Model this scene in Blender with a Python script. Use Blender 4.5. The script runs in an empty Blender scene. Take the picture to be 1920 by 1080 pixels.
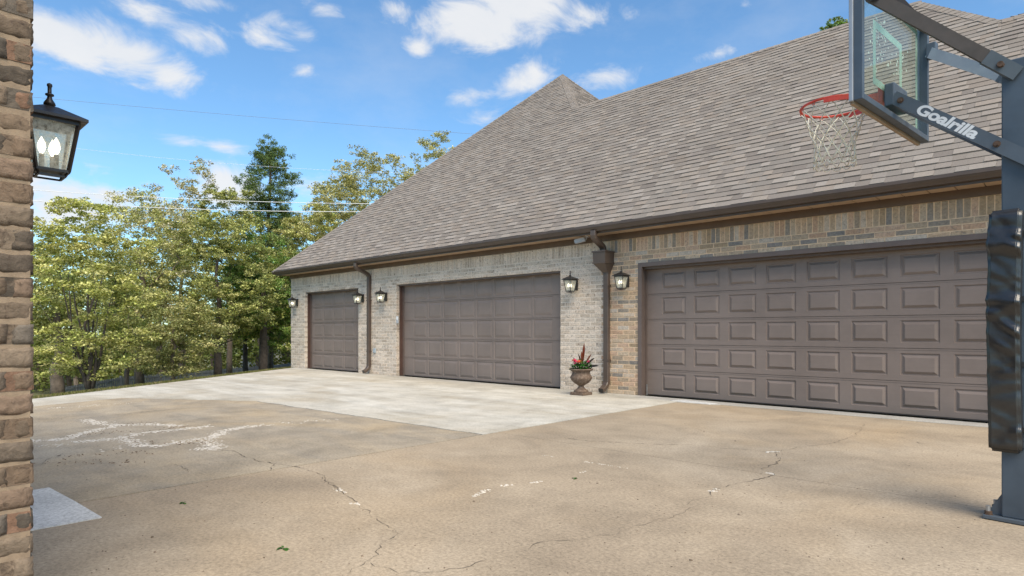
import bpy, bmesh, math, random
import numpy as np
from mathutils import Vector, Matrix

# ------------------------------------------------------------------ scene, camera, sky, sun
scene = bpy.context.scene
C = scene.collection
R = math.radians
CAM_H = 1.18
F_PX = 1163.0            # focal length in pixels of the 1920 px wide photograph
HORIZON = 622.0
XC = np.array([0.72883917, -0.68468494]); YC = np.array([0.68468494, 0.72883917])

cam_data = bpy.data.cameras.new('camera')
cam_data.sensor_width = 36.0
cam_data.lens = F_PX / 1920 * 36.0
cam_data.shift_y = (HORIZON - 540) / 1920
cam_data.clip_start = 0.05
cam_data.clip_end = 3000
cam = bpy.data.objects.new('camera', cam_data)
cam.location = (0, 0, CAM_H)
cam.rotation_euler = (R(90), 0, math.atan2(0.68468494, 0.72883917))
C.objects.link(cam)
scene.camera = cam

def ray(px, py):
    r, u = (px - 960) / F_PX, (HORIZON - py) / F_PX
    return np.array([r * XC[0] + XC[1], r * YC[0] + YC[1], u])
def G(px, py, z=0.0):                       # photo pixel -> point on the ground
    d = ray(px, py); s = (z - CAM_H) / d[2]
    return np.array([0, 0, CAM_H]) + d * s
def at(px, py, dist):                       # photo pixel -> point at a depth in metres
    return np.array([0, 0, CAM_H]) + ray(px, py) * dist
def proj(p):
    d = np.array(p) - np.array([0, 0, CAM_H])
    fw = d[0] * XC[1] + d[1] * YC[1]; r = d[0] * XC[0] + d[1] * YC[0]
    return 960 + F_PX * r / max(fw, 1e-3), HORIZON - F_PX * d[2] / max(fw, 1e-3), fw

SUN = Vector((0.57, -0.27, 0.77)).normalized()
sun_el = math.asin(SUN.z); sun_az = math.atan2(SUN.x, SUN.y)
world = bpy.data.worlds.new('World'); scene.world = world; world.use_nodes = True
SKY_STRENGTH = 0.095
def build_world():
    nt = world.node_tree; N = nt.nodes; L = nt.links; N.clear()
    out = N.new('ShaderNodeOutputWorld'); bg = N.new('ShaderNodeBackground')
    bg.inputs['Strength'].default_value = SKY_STRENGTH
    L.new(bg.outputs[0], out.inputs[0])
    sky = N.new('ShaderNodeTexSky'); sky.sky_type = 'NISHITA'; sky.sun_disc = False
    sky.sun_elevation = sun_el; sky.sun_rotation = sun_az
    sky.air_density = 1.0; sky.dust_density = 0.35; sky.ozone_density = 2.2; sky.altitude = 150
    tc = N.new('ShaderNodeTexCoord'); sep = N.new('ShaderNodeSeparateXYZ')
    L.new(tc.outputs['Generated'], sep.inputs[0])
    def M(op, a, b=None, c=None, clamp=False):
        n = N.new('ShaderNodeMath'); n.operation = op; n.use_clamp = clamp
        for i, v in enumerate((a, b, c)):
            if v is None: continue
            if isinstance(v, (int, float)): n.inputs[i].default_value = v
            else: L.new(v, n.inputs[i])
        return n.outputs[0]
    az = M('ARCTAN2', sep.outputs[0], sep.outputs[1]); el = M('ARCSINE', sep.outputs[2])
    comb = N.new('ShaderNodeCombineXYZ'); L.new(az, comb.inputs[0]); L.new(el, comb.inputs[1])
    # clouds: (photo px x, y, half width, half height, weight)
    blobs = [(130, 70, 165, 58, 1.55), (235, 105, 125, 48, 1.45), (310, 138, 65, 32, 1.15), (600, 15, 40, 18, .62), (740, 20, 50, 22, .6), (250, 160, 60, 14, .62), (530, 45, 50, 22, .7), (60, 60, 90, 42, 1.2),
             (375, 70, 66, 34, .82), (480, 65, 75, 36, .85), (270, 25, 70, 24, .75), (400, 5, 70, 24, .8), (565, 65, 40, 18, .62), (570, 135, 34, 20, .6),
             (900, 45, 105, 60, 1.5), (950, 10, 120, 42, 1.4), (785, 92, 40, 26, .8), (1115, 28, 66, 34, 1.0), (975, 150, 66, 46, .85),
             (880, 180, 50, 26, .75), (1125, 140, 66, 24, .62), (1345, 100, 46, 15, .75), (1395, 10, 34, 18, .7), (920, 222, 60, 22, .7),
             (130, 385, 150, 50, 1.15), (215, 372, 120, 36, 1.0), (60, 350, 80, 40, .9), (340, 262, 60, 18, .78), (420, 275, 60, 16, .74), (590, 345, 66, 32, 1.0), (430, 350, 66, 44, .95),
             (200, 325, 66, 16, .6)]
    prm = []
    for (x, y, rx, ry, w) in blobs:
        d0 = ray(x, y); d1 = ray(x + rx, y); d2 = ray(x, y - ry)
        f = lambda d: (math.atan2(d[0], d[1]), math.asin(d[2] / np.linalg.norm(d)))
        a, e = f(d0); prm.append((a, e, abs(f(d1)[0] - a), abs(f(d2)[1] - e), w))
    rng = random.Random(11)
    for k in range(12):                      # the same scattered clouds all round the sky
        a = rng.uniform(0.45, 2 * math.pi - 1.75)
        if a > math.pi: a -= 2 * math.pi
        prm.append((a, rng.uniform(.08, .75), rng.uniform(.05, .16), rng.uniform(.02, .05), rng.uniform(.7, 1.3)))
    acc = None
    for (a, e, ra, re, w) in prm:
        s = N.new('ShaderNodeVectorMath'); s.operation = 'SUBTRACT'; L.new(comb.outputs[0], s.inputs[0]); s.inputs[1].default_value = (a, e, 0)
        m = N.new('ShaderNodeVectorMath'); m.operation = 'MULTIPLY'; L.new(s.outputs[0], m.inputs[0]); m.inputs[1].default_value = (1 / ra, 1 / re, 0)
        l = N.new('ShaderNodeVectorMath'); l.operation = 'LENGTH'; L.new(m.outputs[0], l.inputs[0])
        v = M('MULTIPLY', M('SUBTRACT', 1.0, M('MULTIPLY', l.outputs['Value'], .72)), w)
        acc = v if acc is None else M('SMOOTH_MAX', acc, v, .25)
    mp = N.new('ShaderNodeMapping'); mp.inputs['Scale'].default_value = (1, 1.9, 1); L.new(comb.outputs[0], mp.inputs[0])
    n1 = N.new('ShaderNodeTexNoise'); n1.inputs['Scale'].default_value = 9; n1.inputs['Detail'].default_value = 9; n1.inputs['Roughness'].default_value = .62
    n1.inputs['Distortion'].default_value = .5
    L.new(mp.outputs[0], n1.inputs['Vector'])
    mix = M('ADD', acc, M('MULTIPLY', M('SUBTRACT', n1.outputs['Fac'], .5), 2.7))
    mr = N.new('ShaderNodeMapRange'); mr.interpolation_type = 'SMOOTHSTEP'; L.new(mix, mr.inputs['Value'])
    mr.inputs['From Min'].default_value = .16; mr.inputs['From Max'].default_value = 1.05
    # thin veil everywhere, a little denser to the horizon
    n2 = N.new('ShaderNodeTexNoise'); n2.inputs['Scale'].default_value = 4.5; n2.inputs['Detail'].default_value = 7; n2.inputs['Roughness'].default_value = .6
    L.new(mp.outputs[0], n2.inputs['Vector'])
    veil = M('MULTIPLY', M('SUBTRACT', n2.outputs['Fac'], .47, clamp=True), .6)
    fac = M('MAXIMUM', M('MULTIPLY', mr.outputs[0], .93), veil)
    tint = N.new('ShaderNodeMix'); tint.data_type = 'RGBA'; tint.blend_type = 'MULTIPLY'; tint.inputs[0].default_value = 1
    L.new(sky.outputs[0], tint.inputs[6]); tint.inputs[7].default_value = (1.18, 1.56, 1.70, 1)
    shade = N.new('ShaderNodeMix'); shade.data_type = 'RGBA'
    L.new(M('MULTIPLY', n1.outputs['Fac'], 1.0), shade.inputs[0])
    shade.inputs[6].default_value = (6.2, 6.5, 6.9, 1); shade.inputs[7].default_value = (7.6, 7.5, 7.4, 1)
    mx = N.new('ShaderNodeMix'); mx.data_type = 'RGBA'
    L.new(fac, mx.inputs[0]); L.new(tint.outputs[2], mx.inputs[6]); L.new(shade.outputs[2], mx.inputs[7])
    L.new(mx.outputs[2], bg.inputs['Color'])
build_world()

sun_data = bpy.data.lights.new('sun', 'SUN'); sun_data.energy = 4.6; sun_data.angle = R(48); sun_data.color = (1.0, .88, .70)
sun = bpy.data.objects.new('sun', sun_data); C.objects.link(sun)
sun.location = (20, -10, 30)
sun.rotation_euler = SUN.to_track_quat('Z', 'Y').to_euler()

scene.render.engine = 'CYCLES'
scene.cycles.max_bounces = 6; scene.cycles.diffuse_bounces = 3; scene.cycles.glossy_bounces = 2; scene.cycles.transmission_bounces = 4; scene.cycles.transparent_max_bounces = 8
scene.view_settings.view_transform = 'Standard'
scene.view_settings.look = 'None'
scene.view_settings.gamma = 1.0
scene.view_settings.exposure = 0.4
scene.view_settings.use_curve_mapping = False

# ------------------------------------------------------------------ helpers
class MB:
    def __init__(s): s.v = []; s.f = []; s.c = []
    def add(s, vs, fs, col=None):
        o = len(s.v); s.v += [tuple(map(float, p)) for p in vs]
        s.f += [tuple(i + o for i in f) for f in fs]
        s.c += [col] * len(fs)
        return s
    def box(s, x0, x1, y0, y1, z0, z1, col=None):
        vs = [(x0, y0, z0), (x1, y0, z0), (x1, y1, z0), (x0, y1, z0), (x0, y0, z1), (x1, y0, z1), (x1, y1, z1), (x0, y1, z1)]
        return s.add(vs, [(3, 2, 1, 0), (4, 5, 6, 7), (0, 1, 5, 4), (1, 2, 6, 5), (2, 3, 7, 6), (3, 0, 4, 7)], col)
    def bbox(s, x0, x1, y0, y1, z0, z1, b):           # box with chamfered edges
        bm = bmesh.new(); bmesh.ops.create_cube(bm, size=1)
        for v in bm.verts:
            v.co = Vector(((x0 + x1) / 2 + v.co.x * (x1 - x0), (y0 + y1) / 2 + v.co.y * (y1 - y0), (z0 + z1) / 2 + v.co.z * (z1 - z0)))
        bmesh.ops.bevel(bm, geom=bm.edges[:], offset=b, segments=2, affect='EDGES', profile=.5)
        bm.verts.index_update()
        s.add([v.co[:] for v in bm.verts], [[v.index for v in f.verts] for f in bm.faces]); bm.free(); return s
    def bar(s, p, q, w, h, up=(0, 0, 1)):              # rectangular bar from p to q
        p, q = Vector(p), Vector(q); d = (q - p).normalized(); u = Vector(up); a = d.cross(u).normalized(); u = a.cross(d).normalized()
        vs = []
        for e in (p, q):
            for i, j in ((-1, -1), (1, -1), (1, 1), (-1, 1)): vs.append(e + a * (i * w / 2) + u * (j * h / 2))
        return s.add(vs, [(0, 1, 2, 3)[::-1], (4, 5, 6, 7), (0, 1, 5, 4), (1, 2, 6, 5), (2, 3, 7, 6), (3, 0, 4, 7)])
    def sweep(s, path, prof, up=(1, 0, 0)):            # profile (a,b) swept along a path, up fixed
        n = len(prof); path = [Vector(p) for p in path]; vs = []
        for i, p in enumerate(path):
            d = ((path[min(i + 1, len(path) - 1)] - p).normalized() + (p - path[max(i - 1, 0)]).normalized()).normalized()
            a = Vector(up); b = d.cross(a).normalized(); k = 1.0
            if 0 < i < len(path) - 1:
                c = (path[i + 1] - p).normalized().dot((p - path[i - 1]).normalized()); k = 1 / max(.5, math.sqrt((1 + c) / 2))
            for (x, y) in prof: vs.append(p + a * x + b * (y * k))
        fs = [(i * n + j, i * n + (j + 1) % n, (i + 1) * n + (j + 1) % n, (i + 1) * n + j) for i in range(len(path) - 1) for j in range(n)]
        fs += [tuple(range(n))[::-1], tuple((len(path) - 1) * n + j for j in range(n))]
        return s.add(vs, fs)
    def tube(s, path, rad, n=6, cap=True, col=None):
        path = [Vector(p) for p in path]
        if not hasattr(rad, '__len__'): rad = [rad] * len(path)
        vs = []; ref = None
        for i, p in enumerate(path):
            d = (path[min(i + 1, len(path) - 1)] - path[max(i - 1, 0)]).normalized()
            if ref is None: ref = d.orthogonal().normalized()
            a = (ref - d * ref.dot(d)); a = a.normalized() if a.length > 1e-5 else d.orthogonal().normalized(); ref = a; b = d.cross(a)
            for j in range(n):
                t = 2 * math.pi * j / n; vs.append(p + (a * math.cos(t) + b * math.sin(t)) * rad[i])
        fs = [(i * n + j, i * n + (j + 1) % n, (i + 1) * n + (j + 1) % n, (i + 1) * n + j) for i in range(len(path) - 1) for j in range(n)]
        if cap: fs += [tuple(range(n))[::-1], tuple((len(path) - 1) * n + j for j in range(n))]
        return s.add(vs, fs, col)
    def lathe(s, prof, n=24, c=(0, 0, 0), ribs=None, rot=0):
        vs = []
        for k, (r, z) in enumerate(prof):
            for j in range(n):
                t = 2 * math.pi * j / n + rot; rr = r * (1 + (ribs(k, j) if ribs else 0))
                vs.append((c[0] + rr * math.cos(t), c[1] + rr * math.sin(t), c[2] + z))
        m = len(prof)
        fs = [(i * n + j, i * n + (j + 1) % n, (i + 1) * n + (j + 1) % n, (i + 1) * n + j) for i in range(m - 1) for j in range(n)]
        fs += [tuple(range(n))[::-1], tuple((m - 1) * n + j for j in range(n))]
        return s.add(vs, fs)
    def ball(s, c, r, n=8, m=6):
        return s.lathe([(max(1e-4, r * math.sin(math.pi * i / m)), -r * math.cos(math.pi * i / m)) for i in range(m + 1)], n, c)
    def mesh(s, name, smooth=False):
        me = bpy.data.meshes.new(name); me.from_pydata(s.v, [], s.f)
        if any(c is not None for c in s.c):
            at_ = me.attributes.new('tint', 'FLOAT_COLOR', 'FACE')
            at_.data.foreach_set('color', [x for c in s.c for x in (*(c or (1, 1, 1)), 1.0)])
        if smooth: me.polygons.foreach_set('use_smooth', [True] * len(me.polygons))
        me.update(); return me
    def build(s, name, mat, parent=None, smooth=False, kind=None, inv=None):
        return obj(name, s.mesh(name, smooth), mat, parent, kind, inv)

def obj(name, me, mat, parent=None, kind=None, inv=None):
    o = bpy.data.objects.new(name, me)
    if mat is not None and me is not None and not me.materials: me.materials.append(mat)
    C.objects.link(o)
    if parent is not None:
        o.parent = parent
        if parent.get('_inv'): o.matrix_parent_inverse = Matrix.Translation(-Vector(parent.location))
    if kind: o['kind'] = kind
    return o
def thing(name, loc, label, cat, group=None, rz=0, world=False):
    o = bpy.data.objects.new(name, None); C.objects.link(o); o.location = loc; o.rotation_euler = (0, 0, rz)
    o.empty_display_size = .2
    if world: o['_inv'] = 1
    return tag(o, label, cat, group)
def tag(o, label=None, cat=None, group=None, kind=None):
    if label: o['label'] = label
    if cat: o['category'] = cat
    if group: o['group'] = group
    if kind: o['kind'] = kind
    return o
def copy_tree(o, parent=None):
    c = o.copy(); C.objects.link(c)
    if parent is not None: c.parent = parent
    for ch in list(o.children): copy_tree(ch, c)
    return c

# ------------------------------------------------------------------ materials
def new_mat(name):
    m = bpy.data.materials.new(name); m.use_nodes = True; nt = m.node_tree
    b = nt.nodes['Principled BSDF']; return m, nt, b
def noise(nt, scale, detail=4, rough=.55, vec=None, dist=0):
    n = nt.nodes.new('ShaderNodeTexNoise'); n.inputs['Scale'].default_value = scale; n.inputs['Detail'].default_value = detail
    n.inputs['Roughness'].default_value = rough; n.inputs['Distortion'].default_value = dist
    if vec is not None: nt.links.new(vec, n.inputs['Vector'])
    return n.outputs['Fac']
def ramp(nt, fac, stops):
    n = nt.nodes.new('ShaderNodeValToRGB'); nt.links.new(fac, n.inputs[0]); e = n.color_ramp.elements
    while len(e) < len(stops): e.new(.5)
    for k, (p, c) in zip(e, stops): k.position = p; k.color = (*c, 1) if hasattr(c, '__len__') else (c, c, c, 1)
    return n.outputs[0]
def mixc(nt, fac, a, b, mode='MIX'):
    n = nt.nodes.new('ShaderNodeMix'); n.data_type = 'RGBA'; n.blend_type = mode
    for i, v in ((0, fac), (6, a), (7, b)):
        if isinstance(v, (int, float)): n.inputs[i].default_value = v
        elif isinstance(v, tuple): n.inputs[i].default_value = (*v, 1)
        else: nt.links.new(v, n.inputs[i])
    return n.outputs[2]
def bump(nt, b, h, strength, dist=.01):
    n = nt.nodes.new('ShaderNodeBump'); n.inputs['Strength'].default_value = strength; n.inputs['Distance'].default_value = dist
    nt.links.new(h, n.inputs['Height']); nt.links.new(n.outputs[0], b.inputs['Normal'])
def coords(nt, kind='Object', scale=None):
    o = nt.nodes.new('ShaderNodeTexCoord').outputs[kind]
    if scale:
        m = nt.nodes.new('ShaderNodeMapping'); m.inputs['Scale'].default_value = scale; nt.links.new(o, m.inputs[0]); o = m.outputs[0]
    return o
def wpos(nt, scale=None):
    o = nt.nodes.new('ShaderNodeNewGeometry').outputs['Position']
    if scale:
        m = nt.nodes.new('ShaderNodeMapping'); m.inputs['Scale'].default_value = scale; nt.links.new(o, m.inputs[0]); o = m.outputs[0]
    return o
def attr(nt, name='tint'):
    a = nt.nodes.new('ShaderNodeAttribute'); a.attribute_name = name; return a.outputs['Color']
def simple(name, col, rough=.5, var=.25, scale=8, metal=0, bmp=0, spec=.5):
    m, nt, b = new_mat(name); p = wpos(nt)
    lo = tuple(c * (1 - var) for c in col); hi = tuple(min(1, c * (1 + var)) for c in col)
    nt.links.new(ramp(nt, noise(nt, scale, 6, .65, p), [(.3, lo), (.7, hi)]), b.inputs['Base Color'])
    r = ramp(nt, noise(nt, scale * 2.3, 4, .6, p), [(.3, max(0, rough - .1)), (.7, min(1, rough + .1))]); nt.links.new(r, b.inputs['Roughness'])
    b.inputs['Metallic'].default_value = metal; b.inputs['Specular IOR Level'].default_value = spec
    if bmp: bump(nt, b, noise(nt, scale * 12, 3, .6, p), bmp, .004)
    return m
def mat_concrete(name, stops, orange=None, streak=None, dark=.35):
    m, nt, b = new_mat(name); p = wpos(nt)
    big = noise(nt, .55, 6, .6, p, .6)
    col = ramp(nt, big, stops)
    if streak:
        st = ramp(nt, noise(nt, .9, 6, .62, wpos(nt, (.35, 2.2, 1)), .8), [(.38, 0), (.68, 1)])
        col = mixc(nt, st, col, streak)
    if orange:
        o = ramp(nt, noise(nt, .38, 5, .6, wpos(nt, (1, 1, 1)), 1.2), [(.5, 0), (.72, .65)])
        col = mixc(nt, o, col, orange)
    d = ramp(nt, noise(nt, 1.7, 9, .7, p, .4), [(.33, 1 - dark), (.58, 1.0)])
    col = mixc(nt, 1.0, col, d, 'MULTIPLY')
    fine = ramp(nt, noise(nt, 46, 4, .8, p), [(.28, .58), (.5, 1.0), (.72, 1.34)])
    col = mixc(nt, 1.0, col, fine, 'MULTIPLY')
    vo = nt.nodes.new('ShaderNodeTexVoronoi'); vo.inputs['Scale'].default_value = 17; nt.links.new(p, vo.inputs['Vector'])
    pit = ramp(nt, vo.outputs['Distance'], [(.035, .62), (.09, 1.0)])
    col = mixc(nt, 1.0, col, pit, 'MULTIPLY')
    nt.links.new(col, b.inputs['Base Color']); b.inputs['Roughness'].default_value = .92; b.inputs['Specular IOR Level'].default_value = .25
    bump(nt, b, noise(nt, 60, 5, .7, p), .35, .004)
    return m
M = {}
M['tan'] = mat_concrete('tan_concrete', [(.3, (.285, .228, .165)), (.5, (.350, .284, .206)), (.7, (.405, .335, .250))], orange=(.375, .285, .185), dark=.22)
M['oldtan'] = mat_concrete('old_tan_concrete', [(.3, (.295, .250, .19)), (.5, (.365, .305, .225)), (.7, (.41, .345, .255))], orange=(.41, .315, .195), streak=(.285, .25, .20), dark=.30)
M['white'] = mat_concrete('pale_concrete', [(.3, (.36, .325, .26)), (.5, (.44, .405, .34)), (.7, (.51, .48, .42))], streak=(.56, .535, .475), orange=(.38, .32, .23), dark=.26)
M['apron'] = mat_concrete('grey_concrete', [(.3, (.36, .34, .30)), (.5, (.44, .42, .38)), (.7, (.50, .48, .44))], dark=.2)
M['patch'] = mat_concrete('blue_grey_concrete', [(.3, (.50, .50, .49)), (.5, (.57, .57, .555)), (.7, (.62, .62, .61))], dark=.15)
M['joint'] = simple('joint_dirt', (.10, .08, .06), .95, .4, 12)
M['crack'] = simple('crack_dirt', (.10, .08, .06), .95, .5, 20)
M['flake'] = simple('spalled_white', (.56, .51, .44), .95, .25, 9, bmp=.4)
M['pebble'] = simple('pebble_brown', (.16, .12, .085), .9, .5, 3)

def mat_brick(name, speck, speck_amt, warm):
    m, nt, b = new_mat(name); p = wpos(nt); t = attr(nt)
    n = noise(nt, 34, 6, .7, p, .4)
    col = mixc(nt, 1.0, t, ramp(nt, n, [(.3, .68), (.5, 1.0), (.72, 1.3)]), 'MULTIPLY')
    s = ramp(nt, noise(nt, 21, 5, .65, p, 1.0), [(.56, 0), (.66, speck_amt)])
    col = mixc(nt, s, col, speck)
    w = ramp(nt, noise(nt, 11, 5, .6, wpos(nt, (1, 1, 2.2)), .6), [(.55, 0), (.75, .55)])
    col = mixc(nt, w, col, warm)
    nt.links.new(col, b.inputs['Base Color']); b.inputs['Roughness'].default_value = .9; b.inputs['Specular IOR Level'].default_value = .2
    bump(nt, b, n, .8, .012)
    return m
M['brick_grey'] = mat_brick('whitewashed_brick', (.13, .10, .08), .85, (.62, .555, .475))
M['brick_tan'] = mat_brick('tumbled_brick', (.17, .15, .13), .55, (.46, .37, .28))
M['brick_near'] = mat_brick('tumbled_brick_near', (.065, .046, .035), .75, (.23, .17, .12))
M['mortar_grey'] = simple('pale_mortar', (.68, .59, .49), .95, .15, 20, bmp=.4)
M['mortar_tan'] = simple('tan_mortar', (.68, .50, .33), .95, .18, 20, bmp=.4)
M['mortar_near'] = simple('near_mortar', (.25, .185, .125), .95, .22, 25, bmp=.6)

def mat_shingle():
    m, nt, b = new_mat('roof_shingle'); p = wpos(nt); t = attr(nt)
    g = ramp(nt, noise(nt, 140, 2, .8, p), [(.25, .62), (.5, 1.0), (.78, 1.4)])
    w = ramp(nt, noise(nt, .45, 4, .6, p), [(.3, .90), (.7, 1.08)])
    col = mixc(nt, 1.0, mixc(nt, 1.0, t, g, 'MULTIPLY'), w, 'MULTIPLY')
    nt.links.new(col, b.inputs['Base Color']); b.inputs['Roughness'].default_value = .95; b.inputs['Specular IOR Level'].default_value = .15
    bump(nt, b, noise(nt, 160, 2, .8, p), .5, .003); return m
M['shingle'] = mat_shingle()
M['underlay'] = simple('roof_underlay', (.085, .075, .068), .95, .2, 8)
M['brown_metal'] = simple('brown_painted_metal', (.085, .060, .046), .42, .14, 3, spec=.5)
M['soffit'] = simple('tan_soffit', (.46, .33, .22), .55, .12, 4)
M['frieze'] = simple('brown_frieze', (.115, .075, .05), .55, .15, 4)
M['jamb'] = simple('red_brown_jamb', (.085, .045, .034), .5, .25, 5)
M['trim'] = simple('taupe_trim', (.130, .096, .081), .45, .12, 5)
def mat_door():
    m, nt, b = new_mat('taupe_door_paint'); p = wpos(nt)
    g = noise(nt, 3, 5, .6, wpos(nt, (.5, 1, 14)))
    col = ramp(nt, g, [(.2, (.212, .166, .142)), (.8, (.228, .180, .155))])
    dirt = ramp(nt, noise(nt, 1.3, 7, .65, p), [(.35, .88), (.6, 1.04)])
    nt.links.new(mixc(nt, 1.0, col, dirt, 'MULTIPLY'), b.inputs['Base Color'])
    b.inputs['Roughness'].default_value = .5; b.inputs['Specular IOR Level'].default_value = .4
    bump(nt, b, noise(nt, 26, 4, .6, wpos(nt, (.4, 1, 9))), .12, .003); return m
M['door'] = mat_door()
M['seal'] = simple('rubber_seal', (.05, .042, .038), .7, .2, 5)
M['steel'] = simple('galvanised_steel', (.42, .42, .42), .4, .2, 12, metal=.7)
M['black_metal'] = simple('black_lantern_metal', (.028, .023, .020), .42, .3, 14)
M['pole'] = simple('slate_pole_paint', (.058, .078, .102), .42, .22, 3.2, spec=.5)
M['arm'] = simple('slate_arm_paint', (.075, .092, .112), .4, .2, 4)
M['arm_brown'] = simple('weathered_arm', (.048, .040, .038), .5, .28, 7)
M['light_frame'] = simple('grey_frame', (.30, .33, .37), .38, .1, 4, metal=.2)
M['rust'] = simple('rusty_bolt', (.10, .062, .042), .7, .5, 40, metal=.3)
M['orange'] = simple('orange_rim', (.62, .060, .032), .38, .15, 9)
M['net'] = simple('net_cord', (.66, .60, .50), .9, .25, 18)
M['letter'] = simple('silver_lettering', (.66, .68, .70), .5, .06, 10)
M['board_print'] = simple('pale_green_print', (.46, .58, .53), .6, .1, 8)
M['residue'] = simple('white_residue', (.80, .80, .79), .8, .05, 10)
M['grey_plastic'] = simple('grey_plastic', (.42, .43, .44), .5, .1, 10)
M['dark_plastic'] = simple('dark_plastic', (.03, .03, .032), .4, .1, 10)
M['outlet'] = simple('blue_grey_cover', (.36, .41, .44), .5, .1, 10)
M['wire'] = simple('pale_wire', (.70, .70, .70), .6, .05, 3)
M['wire_dark'] = simple('dark_wire', (.18, .20, .24), .6, .05, 3)
M['fence'] = simple('dark_fence_paint', (.15, .16, .17), .6, .3, 3)
M['bark'] = simple('grey_brown_bark', (.135, .105, .080), .95, .5, 5, bmp=.8)
M['bark_dark'] = simple('dark_bark', (.075, .060, .050), .95, .45, 6, bmp=.8)
M['siding'] = simple('white_siding', (.72, .72, .70), .7, .05, 3)

def mat_pad():
    m, nt, b = new_mat('black_vinyl'); p = wpos(nt)
    nt.links.new(ramp(nt, noise(nt, 9, 6, .65, p), [(.3, (.012, .012, .013)), (.62, (.026, .025, .024)), (.8, (.055, .050, .045))]), b.inputs['Base Color'])
    b.inputs['Roughness'].default_value = .30; b.inputs['Specular IOR Level'].default_value = .75
    bump(nt, b, noise(nt, 240, 3, .6, p), .10, .002); return m
M['pad'] = mat_pad()
def mat_glass(name, col, haze, rough=.03):
    m, nt, b = new_mat(name); N = nt.nodes; L = nt.links; out = N['Material Output']; N.remove(b)
    tr = N.new('ShaderNodeBsdfTransparent'); tr.inputs[0].default_value = (*col, 1)
    gl = N.new('ShaderNodeBsdfGlossy'); gl.inputs['Roughness'].default_value = rough
    df = N.new('ShaderNodeBsdfDiffuse'); df.inputs[0].default_value = (.72, .70, .60, 1)
    lw = N.new('ShaderNodeLayerWeight'); lw.inputs[0].default_value = .5
    pw = N.new('ShaderNodeMath'); pw.operation = 'POWER'; L.new(lw.outputs['Facing'], pw.inputs[0]); pw.inputs[1].default_value = 4.0
    fr = N.new('ShaderNodeMath'); fr.operation = 'MULTIPLY_ADD'; L.new(pw.outputs[0], fr.inputs[0]); fr.inputs[1].default_value = .30; fr.inputs[2].default_value = .03
    m1 = N.new('ShaderNodeMixShader'); m2 = N.new('ShaderNodeMixShader')
    hz = ramp(nt, noise(nt, 45, 5, .7, wpos(nt)), [(.35, haze * .4), (.7, haze * 1.5)])
    L.new(hz, m1.inputs[0]); L.new(tr.outputs[0], m1.inputs[1]); L.new(df.outputs[0], m1.inputs[2])
    L.new(fr.outputs[0], m2.inputs[0]); L.new(m1.outputs[0], m2.inputs[1]); L.new(gl.outputs[0], m2.inputs[2])
    L.new(m2.outputs[0], out.inputs[0]); return m
M['seeded_glass'] = mat_glass('seeded_lantern_glass', (.84, .83, .74), .52, .14)
M['board_glass'] = mat_glass('backboard_glass', (.86, .92, .89), .035)
def mat_emit(name, col, s):
    m, nt, b = new_mat(name); b.inputs['Base Color'].default_value = (*col, 1); b.inputs['Emission Color'].default_value = (*col, 1); b.inputs['Emission Strength'].default_value = s; return m
M['bulb'] = mat_emit('lit_bulb', (1.0, .93, .80), 4.0)
M['candle'] = simple('candle_sleeve', (.30, .28, .24), .6, .2, 10)
def mat_leaf(name, trans=.28, rough=.6):
    m, nt, b = new_mat(name); N = nt.nodes; L = nt.links; out = N['Material Output']; t = attr(nt)
    N.remove(b)
    df = N.new('ShaderNodeBsdfDiffuse'); L.new(t, df.inputs[0])
    tl = N.new('ShaderNodeBsdfTranslucent'); L.new(mixc(nt, 1.0, t, (1.1, 1.1, .65), 'MULTIPLY'), tl.inputs[0])
    mx = N.new('ShaderNodeMixShader'); mx.inputs[0].default_value = trans
    L.new(df.outputs[0], mx.inputs[1]); L.new(tl.outputs[0], mx.inputs[2]); L.new(mx.outputs[0], out.inputs[0]); return m
M['leaf'] = mat_leaf('leaf')
M['petal'] = mat_leaf('petal', .25)
def mat_urn():
    m, nt, b = new_mat('weathered_urn'); p = wpos(nt)
    col = ramp(nt, noise(nt, 22, 7, .7, p), [(.3, (.075, .048, .034)), (.52, (.135, .092, .066)), (.66, (.21, .16, .12)), (.8, (.40, .36, .32))])
    nt.links.new(col, b.inputs['Base Color']); b.inputs['Roughness'].default_value = .85; bump(nt, b, noise(nt, 70, 4, .7, p), .5, .006); return m
M['urn'] = mat_urn()
def mat_ground():
    m, nt, b = new_mat('grass_ground'); p = wpos(nt)
    col = ramp(nt, noise(nt, 1.6, 8, .7, p, .5), [(.28, (.085, .075, .045)), (.45, (.12, .115, .055)), (.6, (.15, .16, .06)), (.8, (.20, .17, .11))])
    nt.links.new(col, b.inputs['Base Color']); b.inputs['Roughness'].default_value = 1; bump(nt, b, noise(nt, 25, 5, .7, p), .8, .03); return m
M['ground'] = mat_ground()

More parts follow.
